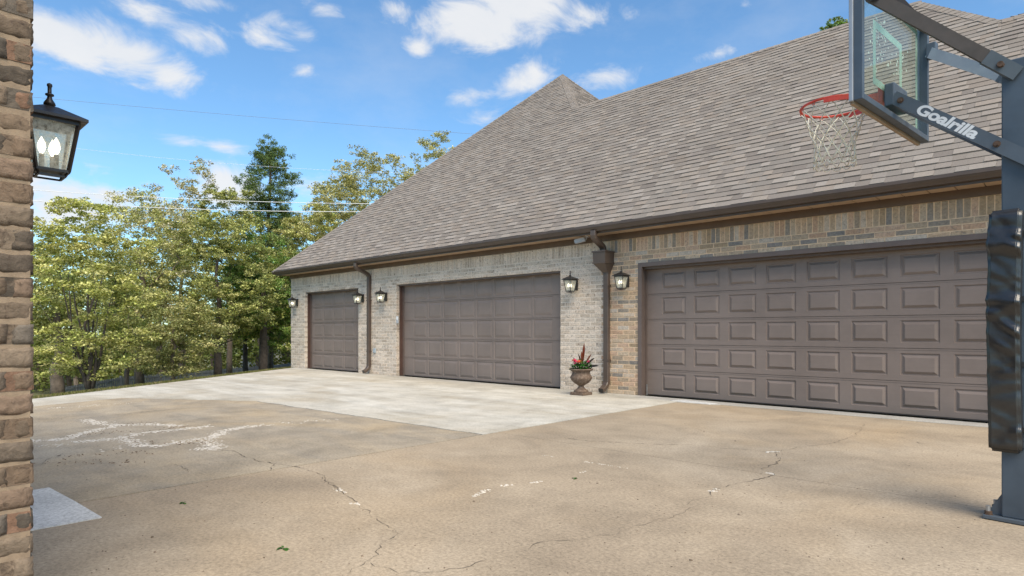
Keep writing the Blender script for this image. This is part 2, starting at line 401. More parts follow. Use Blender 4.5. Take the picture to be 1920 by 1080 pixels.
# ------------------------------------------------------------------ ground and driveway
E0 = np.array([-13.57, 2.20]); ED = np.array([-5.5, 7.58]); ED = ED / np.linalg.norm(ED); EN = np.array([-ED[1], ED[0]])
if EN @ (np.array([-20, 0]) - E0) < 0: EN = -EN
def ground_z(x, y):
    s = float((np.array([x, y]) - E0) @ EN)
    if s < 0.05: return -0.07
    if s < .6: return -0.035 - .02 * s
    return -0.047 - 0.125 * (min(s, 32) - .6) - .012 * max(0, min(s, 80) - 32)
def build_ground():
    xs = sorted(set([-900, -400, -200, -120, -90, -75] + [-64 + .9 * i for i in range(68)] + [-2, 2, 8, 20, 60, 200, 900]))
    ys = sorted(set([-900, -300, -100, -60] + [-40 + 1.2 * i for i in range(80)] + [60, 75, 100, 150, 300, 900]))
    b = MB(); rng = random.Random(3); nx = len(xs)
    for y in ys:
        for x in xs:
            s = float((np.array([x, y]) - E0) @ EN)
            b.v.append((x, y, ground_z(x, y) + (rng.uniform(-.05, .05) if 3 < s < 60 else 0)))
    for j in range(len(ys) - 1):
        for i in range(nx - 1):
            b.f.append((j * nx + i, j * nx + i + 1, (j + 1) * nx + i + 1, (j + 1) * nx + i)); b.c.append(None)
    tag(b.build('ground', M['ground'], smooth=True), 'grassy ground falling away behind the driveway', None, None, 'structure')
build_ground()

def slab(poly, z0, z1, name, mat, parent):
    b = MB(); n = len(poly)
    vs = [(p[0], p[1], z1) for p in poly] + [(p[0], p[1], z0) for p in poly]
    a = sum(poly[i][0] * poly[(i + 1) % n][1] - poly[(i + 1) % n][0] * poly[i][1] for i in range(n))
    top = tuple(range(n)); 
    if a < 0: top = top[::-1]
    b.add(vs, [top] + [((i, (i + 1) % n, n + (i + 1) % n, n + i)[::-1] if a > 0 else (i, (i + 1) % n, n + (i + 1) % n, n + i)) for i in range(n)])
    return b.build(name, mat, parent)
XJ = -5.115
edge_pt = lambda t: tuple(E0 + ED * t)
drive = slab([(-6.0, -8.5), (9, -8.5), (9, 10.0), (-19.2, 10.0), edge_pt(0.2), (-13.1, 1.6)], -.30, -.020, 'driveway', M['joint'], None)
tag(drive, 'concrete driveway of tan and pale slabs in front of the garages', None, None, 'structure')
g = .011
def wob(p, q, n, amp, seed):
    rng = random.Random(seed); p = np.array(p); q = np.array(q); d = q - p; nn = np.array([-d[1], d[0]]) / np.linalg.norm(d)
    return [tuple(p + d * i / n + nn * (rng.uniform(-amp, amp) if 0 < i < n else 0)) for i in range(n + 1)]
bnd = wob((XJ - g, 4.955), (-10.40, 4.71), 24, .018, 1) + wob((-10.40, 4.71), (-12.64, 3.31), 12, .025, 2)[1:] + wob((-12.64, 3.31), (-12.21, 1.98), 6, .03, 4)[1:] + [(-11.2, -.5), (-9.5, -8.4)]
slab([(XJ - g, -8.4)] + [(XJ - g, 1.0)] + [(x, y - g * 1.4) for x, y in bnd], -.12, 0, 'concrete_slab', M['oldtan'], drive)
slab([(x, y + g) for x, y in bnd[:-2]][::-1] + [(XJ - g, 9.62), (-6.05, 9.66), (-6.05, 9.995), (-19.15, 9.995), edge_pt(9.0), edge_pt(6), edge_pt(3), edge_pt(.2), (-13.35, 1.6), (-12.0, 1.5)][0:], -.12, .001, 'concrete_slab', M['white'], drive)
slab([(XJ + g, -8.4), (8.9, -8.4), (8.9, 5.186), (XJ + g, 5.186)], -.12, 0, 'concrete_slab', M['tan'], drive)
slab([(XJ + g, 5.1925), (8.9, 5.1925), (8.9, 9.60), (-4.4, 9.60), (-4.4, 9.52), (XJ + g, 9.46)], -.12, 0, 'concrete_slab', M['tan'], drive)
slab([(-6.04, 9.67), (XJ - g, 9.63), (XJ + g, 9.475), (-4.4, 9.53), (-4.4, 9.615), (8.9, 9.612), (8.9, 9.995), (-6.04, 9.995)], -.12, .002, 'concrete_apron', M['apron'], drive)
slab([(-5.28, 9.56), (-4.55, 9.50), (-4.50, 9.70), (-5.2, 9.80)], -.002, .007, 'concrete_patch', M['patch'], drive)
slab([(-4.585, 1.085), (-5.14, 1.06), (-5.75, 1.02), (-5.7, .36), (-4.60, .40)], -.002, .006, 'concrete_patch', M['patch'], drive)

# cracks: jagged narrow strips, traced along the ones in the photograph
def zpts(pts, ox, oy, s): return [(x / s + ox, y / s + oy) for x, y in pts]
def strip(pts, w, seed, name='crack', mat='crack', z=.0035, jit=.012, step=.05):
    rng = random.Random(seed); P = [G(*p)[:2] for p in pts]; line = []
    for a, b_ in zip(P[:-1], P[1:]):
        n = max(1, int(np.linalg.norm(b_ - a) / step))
        for i in range(n): line.append(a + (b_ - a) * i / n)
    line.append(P[-1]); line = np.array(line)
    b = MB(); wj = 0; vs = []
    for i, p in enumerate(line):
        d = line[min(i + 1, len(line) - 1)] - line[max(i - 1, 0)]; d = d / (np.linalg.norm(d) + 1e-9); n = np.array([-d[1], d[0]])
        wj = wj * .6 + rng.uniform(-jit, jit); c = p + n * wj; hw = w * (.75 * rng.random() ** 2.2 + .06) * (.35 if i in (0, len(line) - 1) else 1)
        vs += [(*(c - n * hw), z), (*(c + n * hw), z)]
    b.add(vs, [(2 * i, 2 * i + 2, 2 * i + 3, 2 * i + 1) for i in range(len(line) - 1)])
    return b.build(name, M[mat], drive)
S2 = 2.743
cracks = [
    (zpts([(0, 530), (60, 575), (125, 625), (180, 665), (245, 712), (320, 770), (390, 800), (405, 825), (330, 885), (290, 945), (230, 985), (130, 1040), (60, 1100)], 600, 700, S2), .006),
    (zpts([(265, 970), (320, 1000), (400, 1035), (520, 1030), (740, 1000), (870, 965), (1010, 935), (1130, 880), (1210, 868), (1280, 868), (1350, 850), (1530, 825), (1640, 785), (1810, 740), (1880, 715), (1920, 670)], 600, 700, S2), .005),
    (zpts([(250, 625), (355, 575), (400, 540), (450, 525), (520, 505), (670, 480), (700, 470), (625, 437), (690, 410), (715, 390), (705, 350), (640, 352), (560, 340), (450, 332), (270, 315), (210, 313)], 1200, 720, S2), .008),
    (zpts([(1150, 205), (1130, 245), (1110, 270), (1020, 298), (930, 312), (800, 330), (700, 350)], 1200, 720, S2), .006),
    (zpts([(1225, 330), (1370, 347), (1530, 355), (1640, 362), (1750, 365), (1920, 370)], 600, 700, S2), .008),
    (zpts([(1065, 490), (1130, 497), (1180, 520), (1270, 552), (1360, 568), (1490, 585), (1620, 635), (1690, 690), (1755, 740)], 60, 680, 3), .009),
    (zpts([(1360, 568), (1340, 590), (1355, 606)], 60, 680, 3), .006),
    (zpts([(10, 585), (75, 568), (100, 545), (180, 510)], 60, 680, 3), .008),
    (zpts([(20, 318), (200, 318), (380, 305), (690, 270), (900, 252), (1230, 218)], 60, 680, 3), .012),
    (zpts([(780, 570), (830, 590), (870, 612)], 60, 680, 3), .006),
    (zpts([(300, 235), (345, 245), (380, 252)], 1200, 720, S2), .004),
    (zpts([(1330, 272), (1440, 305), (1700, 333), (1790, 338)], 1200, 720, S2), .006),
    (zpts([(770, 872), (830, 860), (855, 845)], 60, 680, 3), .004),
]
for i, (p, w) in enumerate(cracks): strip(p, w * (.62 if i < 2 else .95), 50 + i, jit=.018, step=.035)
# chips of pale stone along the broken bands, dark crumbs beside them
def chips(bands, name, mat, seed, size, density, spread, hmax):
    rng = random.Random(seed); b = MB()
    for pts in bands:
        P = [G(*p)[:2] for p in pts]
        for a, c in zip(P[:-1], P[1:]):
            L_ = np.linalg.norm(c - a)
            for k in range(int(L_ * density)):
                q = a + (c - a) * rng.random() + np.array([rng.gauss(0, spread), rng.gauss(0, spread)])
                r = size * rng.uniform(.3, 1.0) ** 1.3; n = rng.choice((4, 5, 6)); t0 = rng.random() * 6; h = hmax * rng.uniform(.4, 1)
                ring = [(q[0] + r * rng.uniform(.55, 1.15) * math.cos(t0 + 2 * math.pi * j / n), q[1] + .8 * r * rng.uniform(.55, 1.15) * math.sin(t0 + 2 * math.pi * j / n)) for j in range(n)]
                vs = [(x, y, .0005) for x, y in ring] + [(q[0] + (x - q[0]) * .8, q[1] + (y - q[1]) * .8, h) for x, y in ring]
                b.add(vs, [tuple(range(n, 2 * n))] + [(j, (j + 1) % n, n + (j + 1) % n, n + j) for j in range(n)])
    return b.build(name, M[mat], drive, kind='stuff')
bands = [zpts(p, 60, 680, 3) for p in (
    [(-20, 442), (180, 430), (330, 385), (480, 355), (660, 345), (830, 355)], [(240, 445), (500, 425), (620, 395), (830, 375), (1010, 355)],
    [(305, 320), (400, 345), (480, 352)], [(530, 430), (600, 465), (700, 470), (900, 435), (1000, 425), (1090, 380), (1250, 355)],
    [(920, 485), (1050, 485), (980, 440)])]
chips(bands, 'spalled_chips', 'flake', 7, .024, 330, .05, .0022)
chips([zpts(p, 60, 680, 3) for p in ([(10, 465), (220, 460)], [(50, 260), (300, 245), (600, 222)], [(1250, 355), (1400, 340), (1700, 318)], [(430, 490), (540, 480)])], 'spalled_chips', 'flake', 8, .022, 70, .07, .002)
chips([zpts(p, 600, 700, S2) for p in ([(785, 635), (860, 600)], [(930, 580), (985, 576)], [(1090, 565), (1140, 555)], [(80, 595), (125, 615)], [(172, 665), (195, 680)])] + [zpts(p, 1200, 720, S2) for p in ([(360, 560), (395, 540)], [(640, 352), (705, 348)], [(650, 455), (700, 470)])], 'spalled_chips', 'flake', 9, .018, 130, .012, .005)
chips([zpts(p, 600, 700, S2) for p in ([(1145, 420), (1200, 430)], [(1360, 455), (1590, 490)], [(1320, 515), (1370, 505)])], 'spalled_chips', 'flake', 10, .014, 60, .008, .004)
chips([zpts(p, 60, 680, 3) for p in ([(180, 530), (500, 500), (720, 510)], [(60, 560), (600, 560)], [(450, 350), (700, 340)], [(300, 400), (900, 360)], [(560, 450), (1000, 450)])], 'concrete_crumbs', 'pebble', 12, .016, 42, .07, .008)
def litter():
    rng = random.Random(21); b = MB()
    for k in range(420):
        px, py = rng.uniform(70, 1860), 740 + 340 * rng.random() ** 1.1
        p = G(px, py)
        if p[1] > 9.3: continue
        r = rng.uniform(.003, .007) * (1.8 if rng.random() < .06 else 1); n = 5; t0 = rng.random() * 6
        ring = [(p[0] + r * rng.uniform(.5, 1.3) * math.cos(t0 + 1.2566 * j), p[1] + r * rng.uniform(.4, 1) * math.sin(t0 + 1.2566 * j)) for j in range(n)]
        vs = [(x, y, .0008) for x, y in ring] + [(p[0] + .6 * (x - p[0]), p[1] + .6 * (y - p[1]), r * .55) for x, y in ring]
        b.add(vs, [tuple(range(n, 2 * n))] + [(j, (j + 1) % n, n + (j + 1) % n, n + j) for j in range(n)])
    b.build('grit', M['pebble'], drive, kind='stuff')
litter()

# ------------------------------------------------------------------ bricks
def brick_mesh_into(b, cx, y0, cz, w, h, depth, rng, col, fine=0):
    """tumbled brick whose face looks to -Y at y0"""
    e = .004; j = lambda a=.0022: rng.uniform(-a, a); x0, x1, z0, z1 = cx - w / 2, cx + w / 2, cz - h / 2, cz + h / 2
    if not fine:
        vs = [(x0 + j(), y0 + e, z0 + j()), (x1 + j(), y0 + e, z0 + j()), (x1 + j(), y0 + e, z1 + j()), (x0 + j(), y0 + e, z1 + j()),
              (x0 + e, y0 + j(.003), z0 + e), (x1 - e, y0 + j(.003), z0 + e), (x1 - e, y0 + j(.003), z1 - e), (x0 + e, y0 + j(.003), z1 - e),
              (x0, y0 + depth, z0), (x1, y0 + depth, z0), (x1, y0 + depth, z1), (x0, y0 + depth, z1)]
        b.add(vs, [(4, 5, 6, 7)] + [(i, (i + 1) % 4, 4 + (i + 1) % 4, 4 + i) for i in range(4)] + [(8 + i, 8 + (i + 1) % 4, (i + 1) % 4, i) for i in range(4)], col)
    else:
        nx, nz = max(3, int(w / .02)), 5; vs = []
        for k in range(nz + 1):
            for i in range(nx + 1):
                u, v = i / nx, k / nz; edge = min(u * w, (1 - u) * w, v * h, (1 - v) * h)
                yy = y0 + (.006 if edge < .001 else 0) + rng.uniform(-.0026, .0026)
                vs.append((x0 + u * w + rng.uniform(-.0022, .0022), yy, z0 + v * h + rng.uniform(-.0022, .0022)))
        o = len(vs); fs = [(k * (nx + 1) + i, k * (nx + 1) + i + 1, (k + 1) * (nx + 1) + i + 1, (k + 1) * (nx + 1) + i) for k in range(nz) for i in range(nx)]
        per = [i for i in range(nx + 1)] + [k * (nx + 1) + nx for k in range(1, nz + 1)] + [nz * (nx + 1) + i for i in range(nx - 1, -1, -1)] + [k * (nx + 1) for k in range(nz - 1, 0, -1)]
        for i in per: vs.append((vs[i][0], y0 + depth, vs[i][2]))
        m = len(per); fs += [(o + q, o + (q + 1) % m, per[(q + 1) % m], per[q]) for q in range(m)]
        b.add(vs, fs, col)
GREY = [(0.575, 0.481, 0.385), (0.616, 0.512, 0.410), (0.534, 0.439, 0.347), (0.657, 0.550, 0.448), (0.482, 0.397, 0.313), (0.595, 0.481, 0.376), (0.564, 0.481, 0.397)]
TAN = [(0.487, 0.319, 0.211), (0.534, 0.369, 0.258), (0.429, 0.330, 0.232), (0.487, 0.380, 0.273), (0.348, 0.275, 0.201), (0.534, 0.429, 0.330), (0.290, 0.248, 0.201), (0.464, 0.341, 0.227), (0.522, 0.440, 0.355), (0.383, 0.281, 0.180), (0.249, 0.226, 0.201), (0.510, 0.363, 0.242)]
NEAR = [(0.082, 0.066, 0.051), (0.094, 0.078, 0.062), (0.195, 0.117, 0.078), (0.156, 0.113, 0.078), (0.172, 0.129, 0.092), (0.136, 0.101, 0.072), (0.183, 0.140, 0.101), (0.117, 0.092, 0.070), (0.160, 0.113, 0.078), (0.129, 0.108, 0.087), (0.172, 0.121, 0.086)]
CO, BH, BL, JT = .0813, .0668, .240, .0145

house = thing('garage_house', (-10, 10, 0), 'long brick house with three brown garage doors under a steep shingled roof', 'house', world=True)
WX0, WX1 = -19.46, 3.2
DOORS = [(-18.54, -15.46), (-13.63, -8.02), (-6.165, -0.62)]
OPEN_H, WALL_H = 30 * CO + .012, 36 * CO + .004
XSPLIT = -6.90
def build_wall():
    def core(x0, x1, name, mat):
        b = MB(); segs = []; x = x0
        for (a, c) in DOORS:
            a2, c2 = a - .006, c + .006
            if c2 <= x0 or a2 >= x1: continue
            segs.append((x, a2)); b.box(a2, c2, 9.9945, 10.30, OPEN_H + .006, 3.03); x = c2
        segs.append((x, x1))
        for (p, q) in segs:
            if q > p: b.box(p, q, 9.9945, 10.30, -.15, 3.03)
        return b
    bl = core(WX0, XSPLIT, 'wall', None)
    bl.box(WX0 + .001, WX0 + .30, 10.31, 22.0, -.15, 3.03).box(WX0 + .01, WX1 - .01, 21.7, 22.0, -.15, 3.02)
    wl = bl.build('wall', M['mortar_grey'], house); wl['label'] = 'pale whitewashed brick wall'
    br = core(XSPLIT, WX1, 'wall', None)
    br.box(WX1 - .30, WX1 - .001, 10.31, 21.69, -.15, 3.03)
    wr = br.build('wall', M['mortar_tan'], house); wr['label'] = 'tan tumbled brick wall'
    rng = random.Random(5); items = []
    for k in range(33):
        z = .012 + k * CO + BH / 2 - .012
        spans = [(WX0, WX1)]
        if z < OPEN_H:
            spans = []; x = WX0
            for a, c in DOORS: spans.append((x, a)); x = c
            spans.append((x, WX1))
        for (a, c) in spans:
            x = a - (BL + JT) / 2 * (k % 2) if a == WX0 else a
            if a != WX0 and k % 2: items.append((a + .117 / 2, z, .117, BH)); x = a + .127
            while x < c - .03:
                x0, x1 = max(x, a), min(x + BL, c)
                if c - x1 < .04: x1 = c
                if x1 - x0 > .03: items.append(((x0 + x1) / 2, z, x1 - x0, BH))
                x += BL + JT
    x = WX0; zs = .012 + 33 * CO + .244 / 2 - .012
    while x < WX1 - .02:
        items.append((x + BH / 2, zs, min(BH, WX1 - x), .240)); x += CO
    def score(it):
        px, py, d = proj((it[0], 10, it[1]))
        return (it[2] * it[3] / d ** 2) if (10 < px < 1870 and d > 1 and not any(False for _ in ())) else -1
    idx = sorted(range(len(items)), key=lambda i: -score(items[i]))
    # 150 largest bricks of each wall are pieces of their own
    rest = {0: MB(), 1: MB()}; cnt = {0: 0, 1: 0}; variants = {}
    for i in idx:
        x, z, w, h = items[i]; side = 0 if x < XSPLIT else 1
        pal = GREY if side == 0 else TAN
        ci = rng.randrange(len(pal)); q_ = rng.uniform(.86, 1.12); col = tuple(c * q_ for c in pal[ci])
        if score(items[i]) > 0 and cnt[side] < 300 and (abs(w - BL) < .001 or h > .2) and not (1122 < proj((x, 10, z))[0] < 1150 and z < 2.7):
            cnt[side] += 1; key = (side, ci, h > .2)
            if key not in variants:
                b = MB(); brick_mesh_into(b, 0, 0, 0, (BH if h > .2 else BL), h, .11, rng, pal[ci]); me = b.mesh('brick'); me.materials.append(M['brick_grey' if side == 0 else 'brick_tan']); variants[key] = me
            o = obj('brick', variants[key], None, (wl, wr)[side]); o.location = (x, 9.990 + rng.uniform(-.002, .002), z); o.rotation_euler = (0, rng.uniform(-.006, .006), 0)
        else:
            brick_mesh_into(rest[side], x, 9.990 + rng.uniform(-.002, .002), z, w, h, .11, rng, col)
    rest[0].build('brickwork', M['brick_grey'], wl, kind='stuff'); rest[1].build('brickwork', M['brick_tan'], wr, kind='stuff')
build_wall()
# ------------------------------------------------------------------ garage doors
def raised_panel(w, h, style):
    b = MB()
    # lip, groove and raised field as nested rectangles at changing depth (y toward -)
    rings = [(0, -.0005), (.010, .014), (.024, .014), (.060, -.012), (.063, -.0122)] if style else [(0, -.0005), (.008, .008), (.022, .008), (.07, -.004), (.074, -.0045)]
    vs = []
    for (d, y) in rings:
        x, z = w / 2 - d, h / 2 - d; vs += [(-x, y, -z), (x, y, -z), (x, y, z), (-x, y, z)]
    fs = [(r * 4 + i, r * 4 + (i + 1) % 4, (r + 1) * 4 + (i + 1) % 4, (r + 1) * 4 + i) for r in range(len(rings) - 1) for i in range(4)]
    k = 4 * (len(rings) - 1); fs.append((k, k + 1, k + 2, k + 3))
    return b.add(vs, fs).mesh('raised_panel')
def section_sheet(b, x0, x1, z0, z1, y, holes):
    """flat skin with rectangular holes for the panels, in one row"""
    x = x0; zz0, zz1 = holes[0][2], holes[0][3]
    b.add([(x0, y, z0), (x1, y, z0), (x1, y, zz0), (x0, y, zz0)], [(0, 1, 2, 3)])
    b.add([(x0, y, zz1), (x1, y, zz1), (x1, y, z1), (x0, y, z1)], [(0, 1, 2, 3)])
    for (a, c, _, _) in holes:
        b.add([(x, y, zz0), (a, y, zz0), (a, y, zz1), (x, y, zz1)], [(0, 1, 2, 3)]); x = c
    b.add([(x, y, zz0), (x1, y, zz0), (x1, y, zz1), (x, y, zz1)], [(0, 1, 2, 3)])
    b.add([(x0, y, z0), (x1, y, z0), (x1, y + .03, z0 - .0), (x0, y + .03, z0)], [(3, 2, 1, 0)])
    b.add([(x0, y, z1), (x1, y, z1), (x1, y + .03, z1), (x0, y + .03, z1)], [(0, 1, 2, 3)])
def garage_door(x0, x1, ncol, first, pitch, pw, ph, sect, nrow, style, top, label):
    Y = 10.205; b = MB(); b.box(x0 + .02, x1 - .02, Y + .03, Y + .06, .02, top + .1)
    cols = [first + pitch * i for i in range(ncol)]; pan = []
    for r in range(nrow):
        z0 = .018 + r * sect; z1 = z0 + sect - .007; cz = z0 + sect * .5
        hol = [(c, c + pw, cz - ph / 2, cz + ph / 2) for c in cols]
        section_sheet(b, x0 + .02, x1 - .02, z0, z1, Y, hol)
        # small rounded ledge at the top of every section
        b.box(x0 + .021, x1 - .021, Y - .004, Y + .0015, z1 - .022, z1 - .012)
        pan += [(c + pw / 2, cz) for c in cols]
    d = b.build('garage_door', M['door'], house); d['label'] = label
    me = raised_panel(pw, ph, style); me.materials.append(M['door'])
    for (x, z) in pan:
        o = obj('raised_panel', me, None, d); o.location = (x, Y, z)
    s = MB(); s.box(x0 + .02, x1 - .02, Y - .012, Y + .03, .003, .016); s.build('bottom_seal', M['seal'], d)
    # frame: jambs, header and stop
    f = MB(); f.box(x0, x0 + .035, 10.085, 10.30, 0, OPEN_H).box(x1 - .035, x1, 10.085, 10.30, 0, OPEN_H)
    j = f.build('door_jamb', M['jamb' if style == 0 else 'trim'], house)
    f = MB(); f.box(x0 + .0355, x0 + .062, 10.165, 10.195, 0, top).box(x1 - .062, x1 - .0355, 10.165, 10.195, 0, top); f.build('door_stop', M['trim'], j)
    f = MB(); f.box(x0 + .036, x1 - .036, 10.03, 10.30, OPEN_H - .045, OPEN_H + .003).box(x0 + .036, x1 - .036, 10.06, 10.20, top - .006, OPEN_H - .046)
    f.box(x0 + .036, x1 - .036, 10.022, 10.0295, OPEN_H - .02, OPEN_H - .002)
    f.build('door_header', M['trim'], j)
    if style:
        f = MB(); f.box(x0 - .002, x0 + .075, 9.972, 10.02, .0, OPEN_H - .0).box(x0 + .0355, x0 + .06, 10.021, 10.084, 0, OPEN_H - .05)
        f.box(x0 + .0752, x1 + .0, 9.974, 10.021, OPEN_H - .075, OPEN_H - .001); f.build('brick_mould', M['trim'], j)
        t = MB(); t.box(x0 + .064, x0 + .075, 10.15, 10.19, .0, .20); t.build('track', M['steel'], j)
    return d
garage_door(*DOORS[0], 5, -18.36, .604, .555, .415, .488, 5, 0, 2.41, 'narrow single garage door with square panels')
garage_door(*DOORS[1], 8, -13.16, .602, .545, .415, .488, 5, 0, 2.41, 'wide middle garage door with square panels')
garage_door(*DOORS[2], 8, -5.80, .631, .470, .315, .466, 5, 1, 2.345, 'wide near garage door with oblong raised panels')

# ------------------------------------------------------------------ eaves: frieze, soffit, fascia, gutter
GL, GR = -19.76, 3.4
def eaves():
    b = MB(); 
    for x0, x1 in ((WX0 - .02, -15.8), (-15.797, -11.7), (-11.697, -6.97), (-6.967, -3.02), (-3.017, WX1)):
        b.box(x0, x1, 9.962, 9.9935, WALL_H, 3.045)
    b.box(WX0 - .03, WX0 - .0005, 9.963, 22, WALL_H, 3.044)
    b.build('frieze_board', M['frieze'], house)
    b = MB(); b.box(GL + .12, GR, 9.575, 9.60, 3.025, 3.19).box(GL + .12, GL + .145, 9.601, 22, 3.025, 3.19); b.build('fascia', M['brown_metal'], house)
    s = MB().box(GL + .146, GR, 9.601, 9.965, 3.062, 3.07).box(GL + .146, WX0 - .03, 9.966, 22, 3.062, 3.07).build('soffit', M['frieze'], house)
    me = MB().box(0, .2875, 0, .358, 0, .018).mesh('soffit_plank'); me.materials.append(M['soffit'])
    x = GL + .15
    while x < GR - .3:
        o = obj('soffit_plank', me, None, s); o.location = (x, 9.602, 3.046); x += .30
    # K-style gutter profile in the YZ plane, front at y = 9.455
    prof = [(9.573, 3.06), (9.508, 3.06), (9.500, 3.075), (9.470, 3.110), (9.462, 3.128), (9.455, 3.130), (9.455, 3.168), (9.462, 3.172), (9.470, 3.168), (9.470, 3.140), (9.512, 3.082), (9.565, 3.078), (9.565, 3.168), (9.573, 3.168)]
    b = MB(); n = len(prof); vs = [(GL, y, z) for y, z in prof] + [(GR, y, z) for y, z in prof]
    b.add(vs, [(i, (i + 1) % n, n + (i + 1) % n, n + i) for i in range(n)] + [tuple(range(n)), tuple(range(n, 2 * n))[::-1]])
    vs = [(GL + (y - 9.455), 9.5735, z) for y, z in prof] + [(GL + (y - 9.455), 22.3, z) for y, z in prof]
    b.add(vs, [(i, (i + 1) % n, n + (i + 1) % n, n + i) for i in range(n)] + [tuple(range(n)), tuple(range(n, 2 * n))])
    gt = b.build('gutter', M['brown_metal'], house)
    bm = bmesh.new(); bm.from_mesh(gt.data); bmesh.ops.recalc_face_normals(bm, faces=bm.faces); bm.to_mesh(gt.data); bm.free()
eaves()
def rrect(w, h, r=.012, corr=0):
    return [(-w / 2 + r, -h / 2), (w / 2 - r, -h / 2), (w / 2, -h / 2 + r), (w / 2, h / 2 - r), (w / 2 - r, h / 2), (-w / 2 + r, h / 2), (-w / 2, h / 2 - r), (-w / 2, -h / 2 + r)]
def downspout(x, head, label):
    prof = rrect(.115, .085)
    if head:
        top = [(x, 9.515, 3.075), (x, 9.515, 2.99), (x, 9.53, 2.95), (x, 9.60, 2.90), (x, 9.74, 2.835), (x, 9.80, 2.80), (x, 9.825, 2.75), (x, 9.825, 2.66)]
        d = MB().sweep(top, prof).build('downspout', M['brown_metal'], house)
        h = MB()
        def ring(z, w, y0): return [(x - w / 2, y0, z), (x + w / 2, y0, z), (x + w / 2, 9.984, z), (x - w / 2, 9.984, z)]
        lv = [(2.715, .315, 9.665), (2.690, .315, 9.665), (2.688, .285, 9.68), (2.500, .275, 9.69), (2.498, .30, 9.675), (2.478, .30, 9.675), (2.476, .27, 9.69), (2.315, .120, 9.885), (2.30, .118, 9.885)]
        vs = [p for l in lv for p in ring(*l)]
        h.add(vs, [(i * 4 + j, (i + 1) * 4 + j, (i + 1) * 4 + (j + 1) % 4, i * 4 + (j + 1) % 4) for i in range(len(lv) - 1) for j in range(4)] + [(0, 1, 2, 3), tuple(range(len(vs) - 4, len(vs)))[::-1]])
        h.build('conductor_head', M['brown_metal'], d)
        low = [(x, 9.938, 2.31), (x, 9.938, .26), (x, 9.93, .20), (x, 9.89, .135), (x, 9.82, .085), (x, 9.75, .06)]
    else:
        low = [(x, 9.515, 3.075), (x, 9.515, 2.99), (x, 9.53, 2.95), (x, 9.62, 2.90), (x, 9.80, 2.84), (x, 9.90, 2.79), (x, 9.936, 2.73), (x, 9.938, 2.6), (x, 9.938, .26), (x, 9.93, .20), (x, 9.89, .135), (x, 9.82, .085), (x, 9.76, .062)]
        d = None
    s = MB().sweep(low, prof)
    if d is None: d = s.build('downspout', M['brown_metal'], house)
    else: s.build('pipe', M['brown_metal'], d)
    e = low[-1]; MB().bar((x, e[1] - .0015, e[2] - .001), (x, e[1] + .004, e[2] + .001), .095, .065).build('outlet_opening', M['dark_plastic'], d)
    for z in (2.05, .62): MB().box(x - .068, x + .068, 9.892, 9.8945, z, z + .03).box(x - .068, x - .0585, 9.8945, 9.99, z, z + .03).box(x + .0585, x + .068, 9.8945, 9.99, z, z + .03).build('strap', M['brown_metal'], d)
    d['label'] = label
downspout(-14.85, False, 'plain brown downspout')
downspout(-6.84, True, 'brown downspout with a boxy conductor head')

